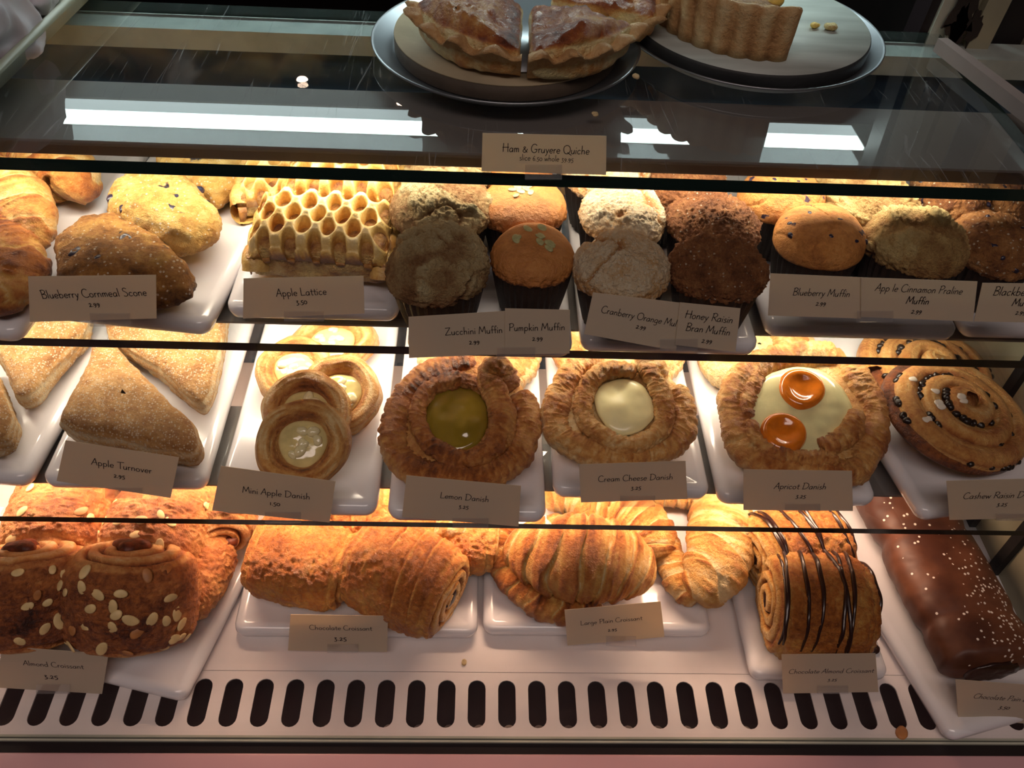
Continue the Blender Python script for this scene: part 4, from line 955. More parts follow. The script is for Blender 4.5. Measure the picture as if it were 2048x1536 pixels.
# cashew raisin danish (spiral)
def cashew(label, px, py, R_px, seed, lift=0, tilt=(0, 0, 0), sq=1.0):
    w_ = at(px, py, ZB + lift + .018); R = R_px / ppm(w_)
    root = thing('raisin_danish', label, 'danish', (w_[0], w_[1], ZB + lift), tilt, 'cashew raisin danishes')
    turns = 3.1; n = 420; q = np.linspace(0, 1, n); ang = 2 * np.pi * turns * (1 - q) + .6; rr_ = R * (.02 + .86 * (1 - q) ** .92)
    zz = .012 + .018 * q ** 1.3
    C = np.stack([rr_ * np.cos(ang), rr_ * np.sin(ang) * sq, zz], 1); Rd = R * (.155 - .03 * q); m_ = 34; ph = np.linspace(0, 2 * np.pi, m_, endpoint=False)
    Ln = np.r_[0, np.cumsum(np.linalg.norm(np.diff(C, axis=0), axis=1))]
    lam = vnoise(np.stack([np.broadcast_to(Ln[:, None] * 22, (n, m_)), np.broadcast_to(np.cos(ph) * 4.5, (n, m_)), np.broadcast_to(np.sin(ph) * 4.5, (n, m_))], -1), seed)
    G = tubes(C, Rd[:, None] * (1 + .08 * lam), m_, 1.0); N = normals(G); N *= np.sign((N * (G - C[:, None])).sum(-1).mean())
    G = G + N * (.0012 * fbm(G, 60, 3, seed))[..., None]; G[..., 2] = np.maximum(G[..., 2], .0003)
    B, s, th = pebble(np.full(90, R * .93), .02, .6, .009, 30); B[..., 1] *= sq
    V, F, T = join([(G, gf(n, m_, wv=True), (.40 + .22 * lam + .2 * fbm(G, 30, 3, seed)).ravel()), (B, gf(30, 90, wv=True), .85)])
    mk('rolled_dough', V, F, M['danish'], root, T)
    r_ = random.Random(seed)
    for k in range(70):
        qq = r_.uniform(.12, .93); a = 2 * np.pi * turns * (1 - qq) + .6; r0 = R * (.02 + .86 * (1 - qq) ** .92) + R * .14; z = .012 + .018 * qq ** 1.3 + .0035
        if vnoise(np.array([[a * .9, 0, seed]]), 3)[0] < -.4: continue
        lump(root, 'raisin', (r0 * math.cos(a), r0 * math.sin(a) * sq, z - .002 + r_.uniform(0, .002)), r_.uniform(.003, .0042), M['raisin'], k, .8, 8)
    for k in range(7):
        qq = r_.uniform(.25, .97); a = r_.uniform(1.6, 3.6) if k < 8 else r_.uniform(0, 6.28); i = int(np.argmin(np.abs((ang % 6.283) - a) + np.abs(q - qq) * 3)); p = C[i] + np.array([0, 0, Rd[i] * .93])
        cc, r0 = outline([(.006 * math.cos(b_) * r_.uniform(.5, 1.3), .004 * math.sin(b_) * r_.uniform(.6, 1.3)) for b_ in np.linspace(0, 6.28, 9)[:-1]], 24, 2)
        g_, _, _ = pebble(r0, .0016, .8, .0006, 9); mk('icing_patch', g_ + p, gf(9, 24, wv=True), M['icing'], root)
    return root
cashew('spiral raisin danish with icing in front at right of the lower shelf', 1908, 818, 168, 3, .013, (rx(6), rx(10), .4), .92)
cashew('spiral raisin danish behind, half hidden, at right of the lower shelf', 1860, 735, 140, 5, .0, (0, 0, 2.0), .95)

# ------------------------------------------------------------------ floor deck: almond croissants
def fr_front(p, n): return True
ALG = 'almond croissants'
def barrel(label, px, py, z, tilt, L, a, b, seed, almonds, tone=.62, zc=None, blob=True):
    zc = b if zc is None else zc; w_ = at(px, py, ZF + zc)
    return roll('almond_croissant', label, (w_[0], w_[1], ZF + zc + z), tilt, L, a, b, M['almond_dough'], seed, False, almonds, 0, ALG, .42, blob, tone, front=lambda p, n: n[1] < .35 or n[2] > .2, core='almond_core')
# front one stands on end: axis tipped up and back
def stand(label, px, py, Lx, a, b, seed, elev, yaw, almonds, zc, tone=.66):
    w_ = at(px, py, ZF + zc)
    d = Vector((math.sin(yaw) * math.cos(elev), math.cos(yaw) * math.cos(elev), math.sin(elev)))   # axis direction
    xax = d; up0 = Vector((0, -1, 0)); zax = (up0 - up0.dot(xax) * xax).normalized(); yax = zax.cross(xax)
    rot = Matrix((xax, yax, zax)).transposed().to_euler()
    return roll('almond_croissant', label, (w_[0], w_[1], ZF + zc), rot, Lx, a, b, M['almond_dough'], seed, False, almonds, 0, ALG, .45, True, tone, front=lambda p, n: n[2] > .25, core='almond_core')
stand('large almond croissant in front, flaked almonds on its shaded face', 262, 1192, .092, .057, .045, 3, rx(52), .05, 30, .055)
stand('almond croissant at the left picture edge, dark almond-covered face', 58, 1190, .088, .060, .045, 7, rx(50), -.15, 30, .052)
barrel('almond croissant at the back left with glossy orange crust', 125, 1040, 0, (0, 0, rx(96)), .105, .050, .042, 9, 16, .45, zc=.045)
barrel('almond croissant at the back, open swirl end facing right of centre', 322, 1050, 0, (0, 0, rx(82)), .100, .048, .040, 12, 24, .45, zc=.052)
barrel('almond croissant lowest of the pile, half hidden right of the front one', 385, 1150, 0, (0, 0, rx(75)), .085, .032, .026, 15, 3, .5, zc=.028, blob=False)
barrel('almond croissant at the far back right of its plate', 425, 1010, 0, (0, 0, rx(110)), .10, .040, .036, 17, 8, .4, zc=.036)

# chocolate croissants
CG = 'chocolate croissants'
def pac(label, px, py, rotz, L, a, b, seed, stripes=0, lift=0, mat=None, group=CG, tone=.52, name='chocolate_croissant', cuts=True, tilt=0):
    w_ = at(px, py, ZF + b + lift)
    return roll(name, label, (w_[0], w_[1], ZF + b * .93 + lift), (tilt, 0, rotz), L, a, b, mat or M['choc_roll'], seed, cuts, 0, stripes, group, .30, False, tone)
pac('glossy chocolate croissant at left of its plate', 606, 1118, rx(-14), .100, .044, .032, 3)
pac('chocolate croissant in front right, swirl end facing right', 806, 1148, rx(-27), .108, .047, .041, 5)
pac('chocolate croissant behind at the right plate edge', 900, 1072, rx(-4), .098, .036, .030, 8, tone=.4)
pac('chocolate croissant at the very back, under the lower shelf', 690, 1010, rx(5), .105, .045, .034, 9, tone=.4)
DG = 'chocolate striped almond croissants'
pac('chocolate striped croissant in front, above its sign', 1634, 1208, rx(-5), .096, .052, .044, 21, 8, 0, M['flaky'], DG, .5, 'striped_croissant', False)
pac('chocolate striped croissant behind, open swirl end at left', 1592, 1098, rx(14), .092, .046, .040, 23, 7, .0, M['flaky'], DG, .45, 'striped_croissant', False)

# large plain croissants
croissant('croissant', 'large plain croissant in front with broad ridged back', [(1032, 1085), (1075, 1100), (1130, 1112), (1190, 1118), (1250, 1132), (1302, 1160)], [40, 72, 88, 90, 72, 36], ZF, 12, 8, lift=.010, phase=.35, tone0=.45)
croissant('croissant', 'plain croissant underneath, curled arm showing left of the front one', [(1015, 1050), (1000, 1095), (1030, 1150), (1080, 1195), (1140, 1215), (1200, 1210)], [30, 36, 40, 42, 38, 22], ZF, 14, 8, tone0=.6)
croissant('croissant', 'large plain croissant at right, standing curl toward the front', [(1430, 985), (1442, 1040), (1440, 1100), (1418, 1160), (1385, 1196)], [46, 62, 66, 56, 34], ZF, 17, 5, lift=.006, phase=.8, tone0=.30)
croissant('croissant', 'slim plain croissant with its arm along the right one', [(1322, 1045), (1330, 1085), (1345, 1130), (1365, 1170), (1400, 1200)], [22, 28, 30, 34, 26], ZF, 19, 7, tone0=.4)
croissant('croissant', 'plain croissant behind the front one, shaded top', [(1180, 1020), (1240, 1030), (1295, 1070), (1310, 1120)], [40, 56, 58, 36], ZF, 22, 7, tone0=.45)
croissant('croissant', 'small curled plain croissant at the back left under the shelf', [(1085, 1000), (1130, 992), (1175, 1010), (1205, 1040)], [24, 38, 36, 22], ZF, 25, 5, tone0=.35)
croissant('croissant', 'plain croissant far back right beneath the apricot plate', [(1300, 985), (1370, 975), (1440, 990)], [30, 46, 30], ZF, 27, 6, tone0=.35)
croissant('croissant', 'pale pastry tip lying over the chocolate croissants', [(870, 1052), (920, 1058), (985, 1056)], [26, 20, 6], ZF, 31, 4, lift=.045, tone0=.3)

# cocoa dusted loaf
def loaf():
    c0 = at(1835, 1050, ZF + .03); c1 = at(1985, 1330, ZF + .03)
    d = c0 - c1; d[2] = 0; L = np.linalg.norm(d) + .16; d /= np.linalg.norm(d); mid = c1 + d * (L / 2 - .004)
    ang = math.atan2(-d[0], d[1])
    root = thing('cocoa_loaf', 'long cocoa brown loaf speckled with powdered sugar at right', 'pastry', (mid[0], mid[1], ZF), (0, 0, ang))
    n, m_ = 150, 70; y = np.linspace(-L / 2, L / 2, n); ph = np.linspace(0, 2 * np.pi, m_, endpoint=False); q = np.linspace(0, 1, n)
    ends = np.clip(np.minimum(q, 1 - q) / .035, 0, 1); k = (1 - (1 - ends) ** 2.2) ** .4 * .999 + .001
    seg = 1 - .06 * np.exp(-(((q * 3.3) % 1 - .5) / .07) ** 2)
    W_, H_ = .047, .027
    cx = np.sign(np.cos(ph)) * np.abs(np.cos(ph)) ** .75; cz = np.sign(np.sin(ph)) * np.abs(np.sin(ph)) ** .8
    G = np.zeros((n, m_, 3)); G[..., 0] = W_ * (k * seg)[:, None] * cx; G[..., 1] = y[:, None]; G[..., 2] = H_ + H_ * (k * seg)[:, None] * cz
    N = normals(G); N *= np.sign((N * (G - np.array([0, 0, H_]) * 1.0 - np.stack([0 * G[..., 0], G[..., 1], 0 * G[..., 0]], -1))).sum(-1).mean())
    V = G + N * (.0028 * fbm(G, 26, 3, 4) + .0008 * fbm(G, 120, 2, 5))[..., None]; V[..., 2] = np.maximum(V[..., 2], .0003)
    tone = sm(.035, .05, G[..., 2]) * (.14 + .95 * sm(.5, .05, q)[:, None] * sm(-.02, .02, G[..., 0]) + .12 * sm(.75, 1, q)[:, None])
    mk('loaf_crust', V, gf(n, m_, wv=True), M['cocoa'], root, tone)
    G, s, th = pebble(np.full(40, .028), .006, .9, .003, 12); G[..., 1] *= .62
    G = np.stack([G[..., 0], -G[..., 2] - L / 2 + .0035, G[..., 1] + .024], -1); G = G + (.0014 * fbm(G, 160, 3, 2))[..., None]
    mk('chocolate_filling', G, gf(12, 40, wv=True), M['choco'], root)
loaf()

# ================================================================== TOP SHELF
def disc(name, c, prof, mat, parent=None, n=96, smooth=True):
    th = np.linspace(0, 2 * np.pi, n, endpoint=False)
    G = np.array([np.stack([r * np.cos(th), r * np.sin(th), np.full(n, z)], 1) for r, z in prof]) + np.array(c)
    return mk(name, G, gf(len(prof), n, wv=True), mat, parent, smooth=smooth)
def pan(cx_px, front_py, R, label):
    w_ = at(cx_px, front_py, ZT + .011); w_[1] += R
    t = thing('pizza_pan', label, 'pan', (w_[0], w_[1], ZT + .0004))
    disc('pan_base', (0, 0, 0), [(.0005, .0), (R * .84, 0), (R * .87, .001), (R * .985, .0095), (R, .0105), (R * 1.004, .0118), (R * .996, .0125), (R * .98, .0115), (R * .86, .003), (R * .84, .0022), (.0005, .0022)], M['pan'], t)
    return w_, R
pw, pR = pan(1016, 210, .1145, 'round aluminium pan under the quiche slices')
tw, tR = pan(1562, 182, .117, 'round aluminium pan under the stone tart disc')
qb = thing('round_board', 'round pale board between aluminium pan and quiche', 'board', (pw[0], pw[1], ZT + .0036))
disc('board_rim_shaded', (0, 0, 0), [(.0005, 0), (pR * .83, 0), (pR * .835, .001), (pR * .835, .0125), (.0005, .0125)], M['board_rim_shaded'], qb)
disc('board_face', (0, 0, 0), [(.0005, .0126), (pR * .834, .0126), (pR * .832, .0138), (.0005, .014)], M['board'], qb)
ql = tag(disc('cake_circle', (0, 0, 0), [(.0005, 0), (pR * .66, 0), (pR * .66, .001), (.0005, .001)], M['pan']), 'thin silvery cake circle directly under the quiche slices', 'board'); ql.location = (pw[0] + .008, pw[1], ZT + .0182)
sd_ = thing('stone_disc', 'dark-rimmed grey stone disc under the tart slice', 'board', (tw[0] - .003, tw[1] - .002, ZT + .0036))
disc('stone_body', (0, 0, 0), [(.0005, 0), (tR * .86, 0), (tR * .90, .003), (tR * .905, .013), (tR * .90, .0152), (tR * .895, .0155), (.0005, .0155)][:6] + [(tR * .88, .0155)], M['stone_dark'], sd_)
disc('stone_top', (0, 0, 0), [(tR * .895, .0150), (tR * .893, .0161), (.0005, .0161)], M['stone'], sd_)

def wedge(label, tip, R, a0, a1, z, seed, H=.036, name='quiche_slice', fluted=False, mat=None, n_fl=9, tilt=(0, 0, 0), floor_crust=True):
    """wedge with tip at world xy, arc between angles a0..a1 (degrees, 0=+x, -90 toward the viewer)"""
    A0, A1 = math.radians(a0), math.radians(a1); na_ = 24
    arc = [(R * math.cos(t), R * math.sin(t)) for t in np.linspace(A0, A1, na_)]
    pts = np.array([(0, 0)] + arc); c = pts.mean(0)
    root = thing(name, label, 'quiche' if not fluted else 'tart', (tip[0] + c[0], tip[1] + c[1], z), tilt, 'ham quiche slices' if not fluted else None)
    cc, r = outline(pts, 170, 2); G, s, th = pebble(r * .965, H, .34 if fluted else .58, H * .5, 56)
    N = normals(G); N *= np.sign((N * (G - np.array([0, 0, H / 2]))).sum(-1).mean()); up = sm(.4, .8, N[..., 2])
    d = up * (.0060 * fbm(G, 46, 3, seed) + .0030 * np.abs(fbm(G, 130, 2, seed + 1))) + (1 - up) * .002 * fbm(G, 90, 3, seed)
    if fluted: d = d * .5
    V = G + N * d[..., None]; V[..., 2] = np.maximum(V[..., 2], .0003)
    if not fluted: V[..., 2] += .008 * sm(.9, .2, s)[:, None] * up
    tone = up * (.52 + .40 * fbm(G, 40, 3, seed + 2) + .15 * sm(.3, .9, s)[:, None]) + (1 - up) * (.12 + .25 * fbm(G, 80, 2, seed))
    if fluted: tone = tone * .75
    mk('filling', V, gf(56, 170, wv=True), mat or M['quiche'], root, tone)
    # crust wall along the arc
    n, hgt = 150, 12; t = np.linspace(A0, A1, n); tt = np.linspace(0, 1, n)
    rows = []
    if fluted:
        fl = .0022 * np.abs(np.sin(tt * np.pi * n_fl)) * 1.4; top = H + .006 + .002 * np.abs(np.sin(tt * np.pi * n_fl)) + .0015 * vnoise(np.stack([tt * 20, tt * 0, tt * 0], 1), seed)
        prof = [(-.005, 0), (0, 0), (.001, .2), (.002, .5), (.003, .8), (.004, .97), (.002, 1.0), (-.002, .98), (-.005, .8), (-.006, .3)]
        for off, k in prof: rows.append(np.stack([(R + off + fl) * np.cos(t), (R + off + fl) * np.sin(t), top * k], 1))
    else:
        fl = .0032 * np.sin(tt * np.pi * 2 * n_fl / 2 + seed); top = H * .72 + .004 * np.sin(tt * np.pi * n_fl + seed) + .002 * vnoise(np.stack([tt * 30, tt * 0, tt * 0], 1), seed)
        prof = [(-.018, .02, 0), (-.010, .02, 0), (-.003, .4, .2), (.002, .8, .6), (.007, .93, 1), (.009, 1.0, 1), (.006, 1.08, 1), (.0, 1.06, .9), (-.005, .98, .5), (-.010, .8, .2), (-.014, .4, 0)]
        for off, k, f in prof: rows.append(np.stack([(R + off + fl * f) * np.cos(t), (R + off + fl * f) * np.sin(t), top * k], 1))
    W = np.array(rows); W[..., 0] -= c[0]; W[..., 1] -= c[1]; Nn = normals(W, False); W = W + Nn * (.0012 * fbm(W, 70, 3, seed))[..., None]; W[..., 2] = np.maximum(W[..., 2], .0002)
    # close the ends
    V_, F_ = W.reshape(-1, 3), [tuple(f) for f in gf(len(rows), n)]
    F_.append(tuple(i * n for i in range(len(rows)))); F_.append(tuple(i * n + n - 1 for i in reversed(range(len(rows)))))
    F_ += [(i, i + 1, (len(rows) - 1) * n + i + 1, (len(rows) - 1) * n + i) for i in range(n - 1)]
    mk('crust', V_, F_, M['crust'], root, (.35 + .25 * fbm(W, 50, 2, seed + 3) + (.15 * np.cos(tt * np.pi * 2 * n_fl)[None] if fluted else 0)).ravel())
    return root
zq = ZT + .0194
tp = np.array([pw[0] + .014, pw[1] - .004, 0])
wedge('left quiche slice with browned bubbly top and wavy crust', (tp[0] + .000, tp[1] - .0), .090, -178, -93, zq, 3, .031)
wedge('front right quiche slice with pale streaked top and wavy crust', (tp[0] + .002, tp[1] - .002), .092, -91, -20, zq, 6, .032)
wedge('rear right quiche slice with its crust hanging over the pan', (tp[0] + .016, tp[1] + .016), .096, -18, 50, zq, 9, .028)
# tart
zt_ = ZT + .0198
ta = at(1385, 60, zt_ + .01); tb = at(1560, 128, zt_)
wt = wedge('tall fluted tart piece with cut side and coloured filling', (tw[0] - .004, tw[1] + .001), .083, -172, -80, zt_, 12, .038, 'tart_slice', True, M['tart_fill'], 8)
for k, (x, y, z, r, mt) in enumerate([(0.035, .02, .042, .006, 'tomato'), (.044, .004, .036, .006, 'egg'), (.046, -.008, .028, .006, 'egg'), (.022, .036, .04, .006, 'egg'), (.045, -.02, .03, .005, 'egg'), (-.02, .02, .043, .004, 'egg')]):
    lump(wt, 'filling_piece', (x, y, z), r, M[mt], k)
def loose(name, label, cat, px, py, z, r, mat, seed, sq=.6):
    w_ = at(px, py, z); t = thing(name, label, cat, (w_[0], w_[1], z + r * sq)); lump(t, 'crumb_body', (0, 0, 0), r, mat, seed, sq); return t
loose('filling_crumb', 'pale egg crumb on the stone disc, left of its pair', 'crumb', 1628, 56, zt_, .004, M['egg'], 1)
loose('filling_crumb', 'greenish filling crumb on the stone disc, right of its pair', 'crumb', 1660, 60, zt_, .0052, M['tart_fill'], 2)
loose('crust_crumb', 'pastry crumb on the rim of the quiche pan', 'crumb', 1271, 157, ZT + .0125, .003, M['crust'], 3)
loose('crust_crumb', 'flat pastry flake on the top glass below the quiche pan', 'crumb', 1190, 230, ZT, .003, M['crust'], 4, .3)
loose('crust_crumb', 'brown flake on the white deck left of the grille centre', 'crumb', 928, 1326, 0, .003, M['flaky'], 5, .4)
loose('almond_flake', 'almond flake lying at the right end of the grille', 'crumb', 1802, 1467, 0, .0062, M['almond_brown'], 6, .25)
loose('almond_flake', 'dark flake on the plate right of the front striped croissant', 'crumb', 1748, 1300, ZF - .001, .0055, M['choco'], 7, .25)
loose('almond_flake', 'almond sliver on the plate right of the almond croissants', 'crumb', 428, 1160, ZF - .001, .0050, M['almond_brown'], 8, .3)

# tray with wrapped bread, top left
def wrapped():
    z = ZT + .024
    e0 = at(146, -6, z); e1 = at(-30, 164, z)
    d = e1 - e0; d /= np.linalg.norm(d); p = np.stack([e0 - d * .25, e0, e1, e1 + d * .15]); q = np.linspace(0, 1, 60)
    t = thing('plastic_tray', 'pale plastic tray edge at the top left corner', 'tray', (e0[0], e0[1], ZT + .0004))
    nrm = np.array([d[1], -d[0], 0]);  nrm = nrm if nrm[0] < 0 else -nrm
    line = np.linspace(e0 - d * .28, e1 + d * .1, 40) - np.array([e0[0], e0[1], ZT + .0004])
    mk('tray_rim', tubes(line, .0040, 14, .8), gf(40, 14, wv=True), M['tray'], t)
    a_ = line.copy(); a_[:, 2] -= .003; b_ = a_ + nrm * .010; b_[:, 2] = .004; c_ = a_ + nrm * .30; c_[:, 2] = .004
    o = np.stack([a_, b_, c_]); mk('tray_base', np.concatenate([o, o[::-1] - np.array([0, 0, .002]) - nrm * -.002]), gf(6, 40), M['tray'], t)
    pts = [(-200, -60), (60, -120), (118, -10), (90, 30), (30, 95), (-10, 130), (-200, 160)]
    c, r = trace([(x - 10, y - 2) for x, y in pts], z - .01, 3, 160)
    def crumple(lbl, pxs, sd, H, lift, nm='wrapping_paper'):
        c, r = trace(pxs, ZT + lift + H * .5, 2, 150); G, s, th = pebble(r, H, .7, H * .4, 60)
        N = normals(G); N *= np.sign((N * (G - np.array([0, 0, H / 2]))).sum(-1).mean())
        f1 = 1 - 2.4 * np.abs(fbm(G, 26, 1, sd)); f2 = 1 - 2.4 * np.abs(fbm(G, 70, 1, sd + 4))
        V = G + N * (.010 * f1 + .0050 * f2)[..., None]; V[..., 2] = np.maximum(V[..., 2], .0003)
        rt = thing('wrapped_bread', lbl, 'wrapped bread', (c[0], c[1], ZT + lift), (0, 0, 0), 'paper wrapped bread')
        mk(nm, V, gf(60, 150, wv=True), M['paper'], rt)
        return rt, V, N
    rt, V, N = crumple('crumpled grey-white paper wrap at the top left corner', [(-160, -20), (-60, -70), (20, -60), (62, 14), (40, 50), (0, 95), (-60, 120), (-160, 120)], 3, .050, .005)
    crumple('second crumpled paper wrap behind, beside the tray rim', [(40, -90), (95, -100), (112, -30), (82, 0), (50, -5)], 8, .035, .005)
    return
wrapped()

# ================================================================== PRICE SIGNS
GLY = {
'a': (.50, "s .38,.40 .22,.47 .06,.32 .05,.1 .17,.0 .33,.12 .38,.3;l .39,.46 .39,0"), 'b': (.50, "l .06,1 .06,0;s .06,.3 .2,.46 .38,.38 .4,.15 .25,0 .06,.06"),
'c': (.42, "s .36,.4 .22,.47 .06,.35 .04,.14 .17,0 .36,.08"), 'd': (.50, "s .36,.4 .2,.47 .05,.32 .05,.1 .18,0 .36,.12;l .38,1 .38,0"),
'e': (.43, "s .05,.24 .36,.27 .33,.43 .2,.47 .06,.36 .04,.14 .17,0 .36,.08"), 'f': (.30, "s .34,.92 .24,1 .15,.88 .14,.5 .14,0;l .02,.47 .3,.47"),
'g': (.48, "s .36,.4 .2,.47 .05,.32 .06,.1 .2,.02 .37,.14;s .38,.46 .38,.0 .36,-.25 .2,-.35 .05,-.27"), 'h': (.48, "l .06,1 .06,0;s .06,.3 .2,.46 .34,.4 .36,.2 .36,0"),
'i': (.17, "l .06,.46 .06,0;l .05,.68 .09,.74"), 'k': (.42, "l .06,1 .06,0;l .34,.46 .07,.2;l .14,.26 .38,0"), 'l': (.17, "l .06,1 .06,0"),
'm': (.62, "l .05,.46 .05,0;s .05,.3 .15,.46 .26,.42 .28,.2 .28,0;s .28,.3 .38,.46 .49,.42 .51,.2 .51,0"), 'n': (.45, "l .05,.46 .05,0;s .05,.3 .18,.46 .32,.42 .35,.2 .35,0"),
'o': (.47, "s .22,.47 .05,.35 .05,.12 .2,0 .37,.1 .38,.34 .22,.47"), 'p': (.48, "l .06,.46 .06,-.38;s .06,.34 .2,.47 .37,.38 .4,.17 .25,0 .06,.08"),
'r': (.30, "l .05,.46 .05,0;s .05,.28 .14,.44 .28,.44"), 's': (.34, "s .28,.42 .16,.47 .06,.38 .12,.27 .26,.18 .26,.05 .13,-.01 .02,.05"),
't': (.31, "l .14,.75 .13,.08 .2,0 .28,.03;l 0,.47 .3,.5"), 'u': (.46, "s .05,.46 .05,.15 .14,0 .3,.08 .35,.3;l .36,.46 .36,0"), 'v': (.38, "l .02,.46 .17,0 .33,.48"),
'w': (.58, "l .02,.46 .13,0 .27,.42 .4,0 .55,.48"), 'y': (.40, "l .03,.46 .18,.05;l .36,.47 .16,-.1 .03,-.35"), 'z': (.40, "l .03,.45 .32,.46 .03,0 .36,.02"),
'A': (.62, "l -.04,0 .38,1 .56,0;l .08,.36 .54,.38"), 'B': (.60, "l .1,1 .08,0;s 0,.95 .3,1.02 .5,.85 .42,.62 .12,.5;s .12,.5 .45,.45 .55,.22 .38,.02 .02,0"),
'C': (.72, "s .64,.86 .45,1 .2,.92 .04,.6 .06,.25 .25,.02 .5,0 .72,.12"), 'D': (.78, "l .12,1 .1,0;s -.02,.96 .35,1 .68,.75 .68,.35 .42,.05 .02,0"),
'G': (.80, "s .68,.85 .48,1 .22,.93 .05,.6 .07,.25 .27,.02 .52,.03 .66,.2 .66,.38;l .42,.4 .74,.4"), 'H': (.74, "l .1,1 .07,0;l .6,1 .62,0;l 0,.52 .72,.55"),
'L': (.54, "l .1,1 .06,.02 .52,.05"), 'M': (.86, "l .02,0 .14,1 .4,.25 .68,1 .8,0"), 'O': (.86, "s .38,1 .1,.82 .04,.42 .2,.06 .5,0 .76,.25 .76,.7 .55,.95 .3,.99"),
'P': (.56, "l .12,1 .09,0;s 0,.93 .35,1.02 .55,.82 .42,.55 .12,.45"), 'Q': (.86, "s .38,1 .1,.82 .04,.42 .2,.06 .5,0 .76,.25 .76,.7 .55,.95 .3,.99;l .5,.15 .95,-.18"),
'R': (.62, "l .12,1 .09,0;s 0,.93 .35,1.02 .55,.82 .42,.55 .12,.47;l .25,.48 .64,0"), 'S': (.58, "s .5,.88 .3,1 .1,.88 .12,.65 .4,.45 .5,.2 .32,0 .04,.06"),
'T': (.58, "l 0,.95 .72,1;l .34,.97 .32,0"), 'Z': (.68, "l .05,.95 .6,1 .02,0 .66,.04"), '&': (.62, "s .56,.42 .42,.1 .2,0 .05,.15 .18,.38 .34,.55 .26,.66 .14,.56 .3,.3 .56,0"),
'0': (.42, "s .18,.5 .03,.35 .05,.1 .2,0 .36,.12 .36,.38 .18,.5"), '1': (.20, "l .08,.5 .08,0"), '2': (.40, "s .03,.4 .18,.52 .3,.38 .18,.15 .02,0;l .02,0 .36,.02"),
'3': (.38, "s .05,.5 .28,.5 .12,.28 .3,.12 .22,-.12 0,-.15"), '5': (.38, "l .34,.54 .1,.5 .07,.28;s .07,.28 .28,.2 .27,-.05 0,-.15"),
'6': (.40, "s .32,.78 .1,.5 .05,.15 .2,0 .34,.15 .25,.35 .08,.25"), '9': (.40, "s .3,.42 .15,.5 .04,.35 .12,.2 .28,.3 .31,.46 .28,.1 .08,-.15"), '.': (.16, "l .05,.0 .09,.05"), ' ': (.26, "")}
def text_strokes(txt, gap=.045):
    x = 0; out = []
    for ch in txt:
        adv, st = GLY[ch]
        for part in st.split(';'):
            if not part: continue
            kind, *pt = part.split(); P_ = np.array([[float(v) for v in p.split(',')] for p in pt])
            if kind == 's': P_, _ = crom(P_, 6 * len(P_))
            out.append(P_ + np.array([x, 0]))
        x += adv + gap
    return out, x - gap
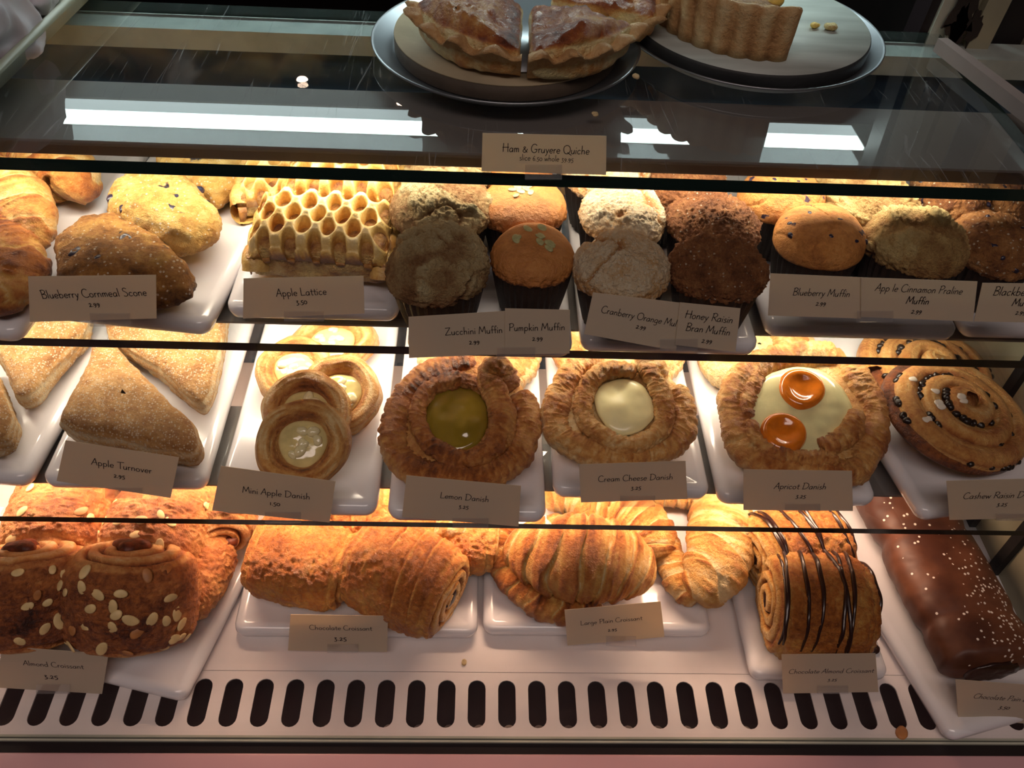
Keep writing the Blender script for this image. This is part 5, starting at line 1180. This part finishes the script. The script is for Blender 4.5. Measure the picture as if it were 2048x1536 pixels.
def sign(label, quad, z_ref, y0, lines, holder, tiltdeg=10, front=0.0):
    """price card in a clear clip: quad = corners TL,TR,BR,BL seen in the photo, on a slightly reclined plane"""
    td = math.radians(tiltdeg); nrm = np.array([0, -math.cos(td), math.sin(td)]); p0 = np.array([0, y0 - front, z_ref])
    C = [on_plane(x, y, p0, nrm) for x, y in quad]; TL, TR, BR, BL = C
    base = (BL + BR) / 2; t = thing('price_sign', label, 'sign', base, (0, 0, 0), 'price signs')
    L = [c - base for c in C]; th = nrm * -.0004
    V = np.array([L[3], L[2], L[1], L[0]] + [v + th for v in (L[3], L[2], L[1], L[0])])
    mk('card', V, np.array([(0, 1, 2, 3), (7, 6, 5, 4), (0, 4, 5, 1), (1, 5, 6, 2), (2, 6, 7, 3), (3, 7, 4, 0)]), M['card'], t, smooth=False)
    u = BR - BL; u /= np.linalg.norm(u); v = np.cross(nrm, u) * -1; v = v if v[2] > 0 else -v
    Vs, Fs = [], []
    for (txt, cx, cy, wpx) in lines:
        st, adv = text_strokes(txt); o = on_plane(cx, cy, p0, nrm) - base; a = on_plane(cx - wpx / 2, cy, p0, nrm); b = on_plane(cx + wpx / 2, cy, p0, nrm)
        k = np.linalg.norm(b - a) / adv; hw = .043 if len(txt) > 7 else .055
        for P_ in st:
            d = np.gradient(P_, axis=0); d /= np.maximum(np.linalg.norm(d, axis=1, keepdims=True), 1e-9)
            if len(P_) < 6:   # straight strokes, segment by segment
                segs = [(P_[i], P_[i + 1]) for i in range(len(P_) - 1)]
            else: segs = None
            if segs:
                for A, B in segs:
                    e = (B - A) / max(np.linalg.norm(B - A), 1e-9); n2 = np.array([-e[1], e[0]]); A2 = A - e * hw * .4; B2 = B + e * hw * .4; b0 = len(Vs)
                    for q in (A2 - n2 * hw, B2 - n2 * hw, B2 + n2 * hw, A2 + n2 * hw): Vs.append(o + u * (q[0] - adv / 2) * k + v * q[1] * k + nrm * .00012)
                    Fs.append((b0, b0 + 1, b0 + 2, b0 + 3))
            else:
                n2 = np.stack([-d[:, 1], d[:, 0]], 1); b0 = len(Vs)
                for q, n_ in zip(P_, n2):
                    for s_ in (-1, 1):
                        w2 = q + n_ * hw * s_; Vs.append(o + u * (w2[0] - adv / 2) * k + v * w2[1] * k + nrm * .00012)
                for i in range(len(P_) - 1): Fs.append((b0 + 2 * i, b0 + 2 * i + 2, b0 + 2 * i + 3, b0 + 2 * i + 1))
    lt = mk('lettering', Vs, Fs, M['ink'], t, smooth=False); lt['label'] = 'dark calligraphic lettering'
    if holder:
        (hx0, hy0, hx1, hy1) = holder
        q = [on_plane(x, y, p0 + nrm * .0012, nrm) - base for x, y in ((hx0, hy1), (hx1, hy1), (hx1, hy0), (hx0, hy0))]
        V = np.array(q + [w_ + nrm * .0010 for w_ in q])
        V2 = np.array([q[0], q[1], q[1] - nrm * .012 * np.array([1, 1, 0]), q[0] - nrm * .012 * np.array([1, 1, 0])]); V2 = np.vstack([V2, V2 - np.array([0, 0, .0012])])
        F = np.array([(0, 1, 2, 3), (7, 6, 5, 4), (0, 4, 5, 1), (1, 5, 6, 2), (2, 6, 7, 3), (3, 7, 4, 0)])
        h = mk('clear_clip', np.vstack([V, V2]), np.vstack([F, F + 8]), M['acrylic'], t, smooth=False); h['label'] = 'clear acrylic clip'
    return t
YA, YB_, YT = .466, .4115, .5245
SG = [
 ('white card reading Ham and Gruyere Quiche on the top shelf edge', [(965, 266), (1213, 272), (1212, 350), (963, 342)], ZT, YT, [('Ham & Gruyere Quiche', 1092, 306, 174), ('slice 6.50 whole 39.95', 1093, 322, 108)], (1050, 329, 1124, 357)),
 ('card reading Blueberry Cornmeal Scone', [(56, 553), (312, 550), (313, 637), (60, 644)], .293, YA, [('Blueberry Cornmeal Scone', 190, 594, 212), ('2.99', 190, 613, 22)], (180, 626, 260, 651)),
 ('card reading Apple Lattice', [(487, 557), (727, 552), (729, 627), (486, 637)], .293, YA, [('Apple Lattice', 604, 591, 101), ('3.50', 604, 608, 22)], (568, 622, 648, 641)),
 ('card reading Zucchini Muffin, partly behind its neighbour', [(817, 634), (1014, 622), (1014, 708), (818, 716)], .293, YA, [('Zucchini Muffin', 948, 668, 115), ('2.99', 949, 688, 21)], None),
 ('card reading Pumpkin Muffin', [(1010, 617), (1140, 620), (1139, 707), (1010, 709)], .293, YA - .0012, [('Pumpkin Muffin', 1074, 661, 112), ('2.99', 1075, 681, 21)], (994, 694, 1070, 716)),
 ('slanted card reading Cranberry Orange', [(1186, 585), (1362, 606), (1352, 702), (1168, 668)], .293, YA, [('Cranberry Orange Mul', 1277, 639, 157), ('2.99', 1281, 658, 20)], None),
 ('card reading Honey Raisin Bran Muffin', [(1360, 605), (1481, 617), (1471, 704), (1350, 690)], .293, YA - .0012, [('Honey Raisin', 1417, 641, 98), ('Bran Muffin', 1415, 666, 91), ('2.99', 1413, 686, 21)], (1320, 677, 1395, 700)),
 ('card reading Blueberry Muffin', [(1541, 547), (1725, 555), (1722, 637), (1536, 631)], .293, YA, [('Blueberry Muffin', 1642, 592, 115), ('2.99', 1641, 611, 20)], None),
 ('card reading Apple Cinnamon Praline Muffin', [(1722, 555), (1955, 563), (1946, 643), (1722, 634)], .293, YA - .0012, [('App le Cinnamon Praline', 1837, 585, 176), ('Muffin', 1834, 608, 46), ('2.99', 1832, 627, 21)], (1714, 621, 1786, 643)),
 ('card reading Blackberry Muffin at the right edge', [(1965, 566), (2130, 568), (2128, 646), (1948, 643)], .293, YA, [('Blackberry', 2028, 591, 86), ('Muffin', 2046, 612, 46), ('2.99', 2040, 629, 20)], None),
 ('tilted card reading Apple Turnover', [(131, 881), (358, 915), (341, 996), (113, 962)], .163, YB_, [('Apple Turnover', 244, 938, 117), ('2.95', 239, 956, 22)], (211, 975, 285, 995)),
 ('tilted card reading Mini Apple Danish', [(442, 932), (671, 963), (659, 1045), (424, 1021)], .163, YB_, [('Mini Apple Danish', 553, 992, 134), ('1.50', 550, 1011, 20)], (530, 1024, 602, 1045)),
 ('card reading Lemon Danish', [(813, 951), (1042, 972), (1037, 1053), (804, 1034)], .163, YB_, [('Lemon Danish', 929, 1000, 98), ('3.25', 927, 1017, 20)], (905, 1036, 977, 1055)),
 ('card reading Cream Cheese Danish', [(1158, 929), (1371, 922), (1375, 998), (1162, 1005)], .163, YB_, [('Cream Cheese Danish', 1271, 961, 149), ('3.25', 1272, 979, 20)], (1240, 991, 1310, 1012)),
 ('card reading Apricot Danish', [(1487, 939), (1704, 942), (1706, 1022), (1487, 1020)], .163, YB_, [('Apricot Danish', 1600, 978, 104), ('3.25', 1601, 996, 20)], (1570, 1007, 1640, 1022)),
 ('card reading Cashew Raisin Danish at the right edge', [(1893, 962), (2120, 956), (2118, 1035), (1899, 1040)], .163, YB_, [('Cashew Raisin Danish', 2004, 996, 156), ('3.25', 2003, 1012, 20)], (1992, 1027, 2062, 1040)),
 ('card reading Almond Croissant', [(5, 1293), (217, 1308), (204, 1388), (-10, 1375)], 0, .343, [('Almond Croissant', 108, 1334, 118), ('3.25', 103, 1357, 27)], (73, 1368, 140, 1386)),
 ('cream card reading Chocolate Croissant', [(581, 1229), (776, 1232), (774, 1304), (576, 1301)], 0, .380, [('Chocolate Croissant', 682, 1260, 125), ('3.25', 681, 1281, 25)], (655, 1288, 717, 1304)),
 ('cream card reading Large Plain Croissant', [(1129, 1220), (1321, 1203), (1329, 1274), (1135, 1291)], 0, .385, [('Large Plain Croissant', 1223, 1245, 123), ('2.95', 1225, 1262, 18)], (1212, 1272, 1272, 1290)),
 ('card reading Chocolate Almond Croissant', [(1563, 1309), (1751, 1307), (1757, 1384), (1566, 1387)], 0, .334, [('Chocolate Almond Croissant', 1662, 1346, 169), ('3.25', 1664, 1362, 18)], (1635, 1371, 1696, 1386)),
 ('card reading Chocolate Pain at the right edge', [(1911, 1359), (2120, 1375), (2125, 1452), (1917, 1438)], 0, .318, [('Chocolate Pain La', 2003, 1400, 120), ('3.50', 2007, 1418, 22)], None)]
for s_ in SG: sign(*s_)
